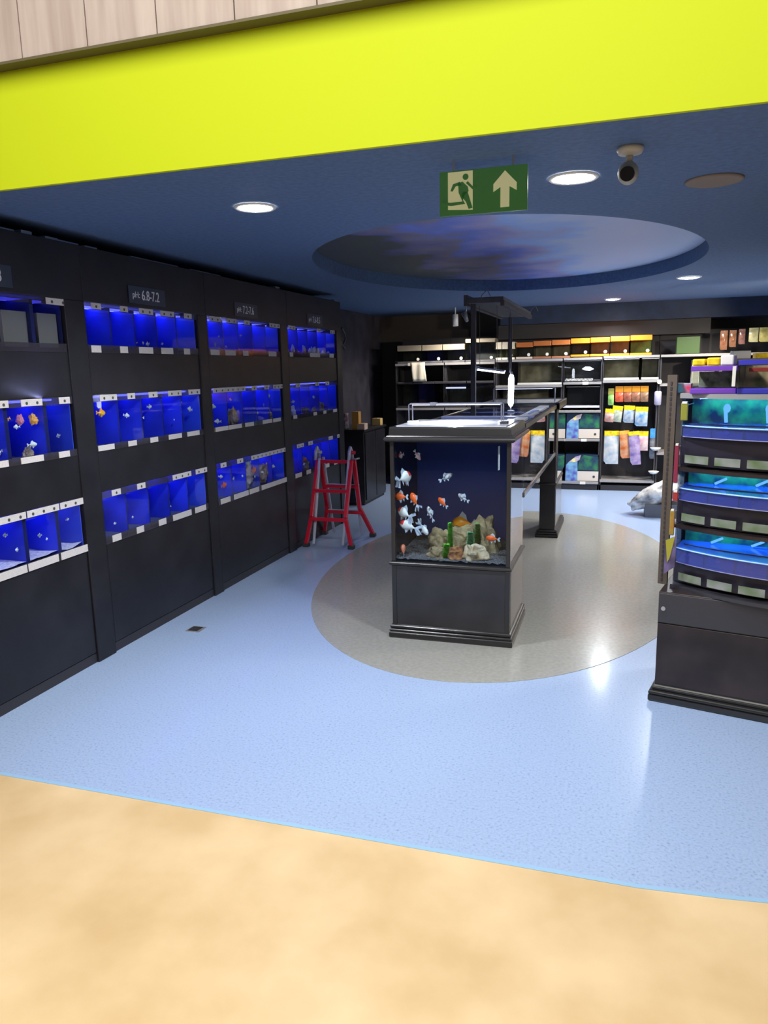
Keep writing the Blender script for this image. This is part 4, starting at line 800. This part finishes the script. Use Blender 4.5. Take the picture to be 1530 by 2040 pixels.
# plastic wrapped bundle on the floor
mb = MB().blob((.42, 8.35, .25), (.30, .18, .115), 5, .28, 3, 1.6)
for v in mb.bm.verts: v.co += Vector((0, 0, 1))*(.45*(v.co.x-.42)+.012*noise.noise(v.co*26))
solo('plastic_bundle', mb, mat('clear_wrap', (.7, .7, .72), .22, 0, coat=.6, noise_=(9, .6, 6, (.16, .16, .18), (.9, .9, .88)), bump=(14, .6, .02)), 'crumpled clear plastic wrapped bundle behind the betta stand', 'bundle')
solo('grey_crate', MB().box(.27, .75, 8.2, 8.5, 0, .14, .006), mat('grey_crate', (.10, .11, .14), .5), 'grey crate under the plastic wrapped bundle', 'crate')
# beige racks at right behind stand
for i, (x, z, w, h, c, l_) in enumerate(((.80, .5, .13, .18, (.8, .7, .5), 'small cream carton left on the lower right back shelf'), (.96, .5, .20, .34, (.85, .6, .25), 'amber carton on the lower right back shelf'), (1.45, .5, .22, .28, (.8, .78, .7), 'white carton on the lower right back shelf'), (1.2, .5, .25, .34, (.85, .75, .4), 'yellow carton right on the lower right back shelf'), (1.42, 1.35, .22, .24, (.6, .55, .45), 'tan carton left on the upper right back shelf'), (.8, 1.35, .25, .28, (.7, .66, .58), 'pale carton on the upper right back shelf'), (1.1, 1.35, .25, .26, (.8, .65, .4), 'sand carton on the upper right back shelf'))):
    carton(x, x+w, SY+.03, SY+.25, z, z+h, mat(f'carton_print_{i}', c, .4), l_, 'box', 'cardboard_box', 'cartons behind the betta stand')
t = thing('product_rack', 'pale cluttered product rack behind the betta stand tanks', 'shelving', (1.4, 6.2, 0))
obj('frame', MB().box(.75, 2.6, 6.5, 6.55, 0, 1.62).box(.75, 2.6, 6.2, 6.5, 1.60, 1.62), mat('warm_grey_frame', (.18, .16, .14), .6), t)
for i in range(6):
    hgt = random.uniform(.06, .12); x = .78+i*.16
    carton(x, x+.12, 6.22, 6.40, 1.62, 1.62+hgt*.55, [WHITE, YEL, MC['peach_carton'], WHITE, STEEL, MC['cream_base']][i], ['white carton at the left end of the pale rack top', 'yellow carton on the pale rack top', 'peach carton on the pale rack top', 'white carton fourth along the pale rack top', 'grey metal carton on the pale rack top', 'cream carton at the right of the pale rack top'][i], 'box', 'small_carton', 'cartons on the pale rack')

# ================================================================== BETTA STAND (right)
OX, OY = .175, 3.589; RZ = math.atan2(-.227, .974)
TS = Matrix.Translation((OX, OY, 0)) @ Matrix.Rotation(RZ, 4, 'Z'); TSi = TS.inverted()
def sthing(name, label, cat, group=None):
    return thing(name, label, cat, (OX, OY, 0), RZ, group)
def sobj(name, mb, m_, par, label=None): return obj(name, mb, m_, par, label, world=False)
SW = 1.15; XC, XH = .60, .52
BRN = mat('brown_black_stand', (.026, .018, .018), .3, spec=.4, noise_=(5, .4))
st = sthing('betta_stand', 'black stand with curved shelves and moulded foot at the right edge', 'display stand')
sobj('cabinet', B(.02, SW, .02, .52, .075, .545, .004), BRN, st)
sobj('cabinet_door', B(.022, SW-.004, .012, .022, .09, .392, .002), BRN, st); sobj('drawer_front', B(.022, SW-.004, .010, .022, .398, .54, .002), mat('slate_black', (.035, .034, .042), .35), st)
mb = MB(); moulding(mb, .02, SW, .02, .52, [(0, 0), (.02, 0), (.024, .008), (.024, .03)] + arc(.014, .034, .054) + [(.008, .056)] + arc(.004, .058, .074) + [(0, .08)]); sobj('plinth_moulding', mb, MOULD, st)
sobj('lock', MB().tube([(.045, .010, .468), (.045, .003, .468)], .010, 14), STEEL, st, 'small silver lock')
sobj('perforated_upright', B(-.012, .030, .15, .18, .546, 1.545), mat('brown_steel', (.09, .068, .052), .5), st)
mb = MB()
for k in range(41): mb.box(.002, .010, .147, .151, .56+k*.0235, .575+k*.0235)
sobj('slots', mb, BLACKM, st)
sobj('side_edge', B(.055, .063, .16, .50, .55, 1.44), glass('side_acrylic', (.5, .55, .6), 1.2, 1.5, .05, .3, (.2, .22, .24)), st)
sobj('rear_panel', B(.03, SW, .50, .52, .54, 1.44), BLACKM, st)
def arcpts(x0, x1, bulge, yb, n=20):   # front edge curve, bulging toward -y
    return [(x0+(x1-x0)*i/n, yb-bulge*math.sin(PI*i/n)**.8) for i in range(n+1)]
def board(x0, x1, yb, bulge, ybk, z0, z1):
    mb = MB(); mb.prism(arcpts(x0, x1, bulge, yb)+[(x1, ybk), (x0, ybk)], z0, z1, 'xy'); return mb
def curtain(x0, x1, yb, bulge, z0, z1, th=.004, seg=None):
    f = arcpts(x0, x1, bulge, yb, 40); mb = MB()
    a, b = seg if seg else (0, 40)
    g = f[a:b+1]; mb.prism(g+[(x, y+th) for x, y in g[::-1]], z0, z1, 'xy'); return mb
sobj('top_board', board(.05, SW, .13, .16, .5, 1.44, 1.462), SHELFG, st)
POST = mat('plant_backdrop', (.01, .10, .05), .5, noise_=(14, .9, 5, (.002, .03, .06), (.03, .36, .10)), bump=None)
GCARD = mat('green_edged_card', (.2, .22, .14), .5, noise_=(9, .5, 2, (.08, .14, .03), (.26, .27, .26)))
LIDM = glass('blue_lid', (.25, .45, 1.0), 1.2, 1.5, .1, .7, (.08, .24, .95))
CUPM = glass('cup_front', (.5, .55, .95), 1.2, 1.45, .05, .3, (.12, .16, .5))
CYL = glow('cyan_lamp', (.12, .4, 1.0), 1.3)
for i, (zs, zr0, zc0, zc1, zb1, nm, yb) in enumerate(((1.108, 1.183, 1.268, 1.312, 1.44, 'top', .13), (.838, .91, .972, 1.022, 1.108, 'middle', .13), (.545, .624, .672, .736, .838, 'bottom', .13))):
    bul = .17
    sobj('curved_board', board(.05, SW, yb-.01, bul, .5, zs, zs+.016), BRN if i < 2 else mat('slate_black', (.035, .034, .042), .35), st)
    sobj('riser', curtain(.06, SW-.01, yb+.02, bul*.85, zr0-.05, zc0, .01), mat('dark_violet_riser', (.02, .017, .03), .4), st)
    nc = 8
    for k in range(nc):
        a = 1+k*5
        sobj('name_card', curtain(.06, SW-.01, yb, bul, zr0-.036, zr0, .003, (a, a+4 if a+4 <= 40 else 40)), GCARD if k != 5 else WHITE, st)
    # tray aquarium
    q = sthing('betta_aquarium', f'curved blue-lidded betta tank on the {nm} shelf of the right stand', 'aquarium', 'curved betta tanks')
    sobj('front_pane', curtain(.07, SW-.02, yb, bul, zc0, zc1), CUPM, q)
    sobj('base_pane', board(.07, SW-.02, yb, bul, .36, zc0-.004, zc0), mat('white_tray', (.3, .3, .5), .4), q)
    mb = MB()
    fp = arcpts(.07, SW-.02, bul, yb, 40)
    for k in range(5, 40, 5): x, y = fp[k]; sobj('divider', B(x-.003, x+.003, y+.001, y+.12, zc0, zc1-.004), mat('dark_divider', (.015, .015, .06), .3), q)
    for k in range(0, 40, 5):
        g = fp[k:k+6]
        if k % 10 == 0:
            g = fp[k:k+11]; mb = MB().prism(g+[(x, .30) for x, y in (g[-1], g[0])], zc1, zc1+.005, 'xy')
            lid = sobj('lid', mb, LIDM, q)
    sobj('lid_rail', curtain(.09, SW-.04, yb+.07, bul*.7, zc1+.005, zc1+.009, .006), BLACKM, q)
    mb = MB(); fe = arcpts(.068, SW-.018, bul+.003, yb, 40); mb.tube([(x, y, zc1+.003) for x, y in fe], .0035, 6); sobj('lid_edge', mb, mat('pale_blue_edge_plastic', (.35, .6, .95), .3), q)
    mb = MB().box(.08, SW-.03, .30, .31, zc1+.002, zb1-.004); sobj('plant_backdrop', mb, POST, q)
    for k, x in enumerate((.235, .41, .60, .80, 1.0)):
        if i == 0: sobj('lamp', MB().blob((x, .27, zc1+.075), (.016, .012, .022), 2).tube([(x, .27, zc1+.01), (x-.006, .27, zc1+.07)], .008, 8), CYL, q, 'small glowing blue lamp')
        else: sobj('lamp', MB().tube([(x-.03, .26, zc1+.012), (x+.02, .25, zc1+.04)], .006, 8), CYL, q, 'small glowing blue lamp')
    sobj('lamp_strip', B(.12, SW-.06, .24, .26, zb1-.008, zb1-.002), glow('blue_white_strip', (.12, .42, 1.0), 26), q)
    if i == 0:
        pass
    for k in range(8):
        x, y = fp[k*5+2]
        o = fish('betta_fish', 0, 0, 0, .035, .009, random.uniform(-.8, .8)+RZ, 0, f'small {["purple", "blue", "dark red", "teal"][k % 4]} fighting fish in the {["first", "second", "third", "fourth", "fifth", "sixth", "seventh", "eighth"][k]} cup from left, {nm} betta shelf', mat(['purple_fish', 'blue_fish', 'red_fish', 'teal_fish'][k % 4], [(.3, .1, .6), (.1, .2, .8), (.4, .05, .1), (.1, .5, .5)][k % 4], .4), FT, 'fighting fish in the betta cups', single=True)
        o.location = TS @ Vector((x, y+.05, (zc0+zc1)/2))
# side packets by the stand
def spacket(x0, x1, y, z0, z1, c, lab):
    t = sthing('side_packet', lab, 'packet', 'packets on the stand side'); sobj('pouch', B(x0, x1, y-.006, y+.006, z0, z1, .004), c, t); sobj('hook', MB().tube([(x1-.004, y, z1-.01), (x1-.004, .5, z1-.01)], .002, 6), STEEL, t)
    sobj('header_card', B(x0+.004, x1-.004, y-.008, y+.008, z1-.004, z1+.006, .001), WHITE, t)
spacket(.042, .062, .11, 1.05, 1.228, mat('crimson_pack', (.22, .02, .05), .4), 'tall crimson packet hanging on the left side of the stand')
spacket(.044, .068, .11, .965, 1.01, mat('red_pack', (.35, .03, .03), .4), 'small red packet below the crimson one')
spacket(.06, .09, .11, 1.34, 1.42, mat('yellow_green_pack', (.24, .24, .03), .4), 'yellow-green packet at the upper left of the stand')
spacket(.036, .058, .11, .80, .92, mat('yellow_orange_pack', (.35, .25, .05), .4, noise_=(20, .8, 2, (.3, .28, .04), (.35, .1, .03))), 'yellow and orange packet midway down the stand side')
t = sthing('side_poster', 'small yellow and violet poster on the lower left of the stand', 'poster')
mb = MB().prism([(.028, .62), (.032, .785), (.078, .81), (.076, .66)], .06, .064, 'xz'); sobj('sheet', mb, mat('violet_print', (.12, .09, .2), .4, noise_=(14, .5)), t)
mb = MB().prism([(.032, .785), (.072, .806), (.052, .70), (.042, .68)], .057, .061, 'xz'); sobj('yellow_shape', mb, mat('yellow_shape', (.35, .32, .03), .4), t)
# tanks on top of the stand
def stank(x0, x1, y0, y1, z0, z1, col, lab, inside):
    t = sthing('plastic_tank', lab, 'aquarium', 'plastic tanks on the stand top')
    sobj('walls', MB().box(x0, x1, y0, y0+.004, z0+.02, z1-.02).box(x0, x0+.004, y0, y1, z0+.02, z1-.02).box(x1-.004, x1, y0, y1, z0+.02, z1-.02), TG, t)
    sobj('base', B(x0-.004, x1+.004, y0-.004, y1+.004, z0, z0+.024, .004), col, t)
    sobj('rim', MB().box(x0-.004, x1+.004, y0-.004, y0+.008, z1-.022, z1, .002).box(x0-.004, x1+.004, y1-.008, y1+.004, z1-.022, z1, .002).box(x0-.004, x0+.008, y0, y1, z1-.022, z1, .002).box(x1-.008, x1+.004, y0, y1, z1-.022, z1, .002), col, t)
    sobj('back_poster', B(x0+.006, x1-.006, y1-.006, y1-.001, z0+.025, z1-.025), inside, t)
VIO = mat('violet_plastic', (.16, .05, .42), .3); BLU = mat('royal_blue_plastic', (.04, .04, .42), .3)
GRN = mat('green_scene', (.2, .3, .12), .6, noise_=(22, .8, 4, (.08, .12, .05), (.5, .55, .42))); YGN = mat('yellow_scene', (.4, .35, .14), .6, noise_=(18, .8, 4, (.12, .18, .03), (.62, .42, .24)))
stank(.105, .285, .06, .24, 1.462, 1.583, VIO, 'small tank with violet rims on top of the stand', GRN)
stank(.300, .485, .02, .24, 1.462, 1.606, BLU, 'larger tank with royal blue rims beside the violet one', YGN)
stank(.51, .72, .05, .26, 1.462, 1.60, mat('brown_plastic', (.06, .04, .04), .4), 'brown-rimmed tank at the right picture edge of the stand', mat('tan_scene', (.3, .26, .16), .6, noise_=(18, .6)))
for x, z, w_, lab in ((.283, 1.505, .014, 'narrow white price tag between the two small tanks'), (.462, 1.53, .026, 'wide white price tag on the blue-rimmed tank')):
    solo('price_tag', MB().box(x-w_/2, x+w_/2, .0, .004, z-.01, z+.075, .001).xf(TS), WHITE, lab, 'price tag')
solo('red_blue_carton', MB().box(.02, .085, .2, .24, 1.462, 1.505, .003).xf(TS), mat('red_blue_print', (.4, .2, .3), .4, noise_=(25, .9, 1, (.6, .03, .08), (.1, .4, .6))), 'tiny red and blue carton at the stand top corner', 'box')
solo('red_bar', MB().box(.33, .47, .10, .12, 1.555, 1.572, .002).xf(TS), mat('red_bar', (.5, .06, .05), .4), 'red strip inside the blue-rimmed tank', 'strip')
for i, (x, h_, m_, lab) in enumerate(((.13, .03, YEL, 'yellow packet lying over the violet tank'), (.19, .035, YEL, 'second yellow packet on the violet tank'), (.245, .045, WHITE, 'white packet at the right end of the violet tank'))):
    solo('flat_packet', MB().box(x-.028, x+.026, .08, .2, 1.584, 1.584+h_, .006).xf(TS), m_, lab, 'packet', 'packets on the violet tank')
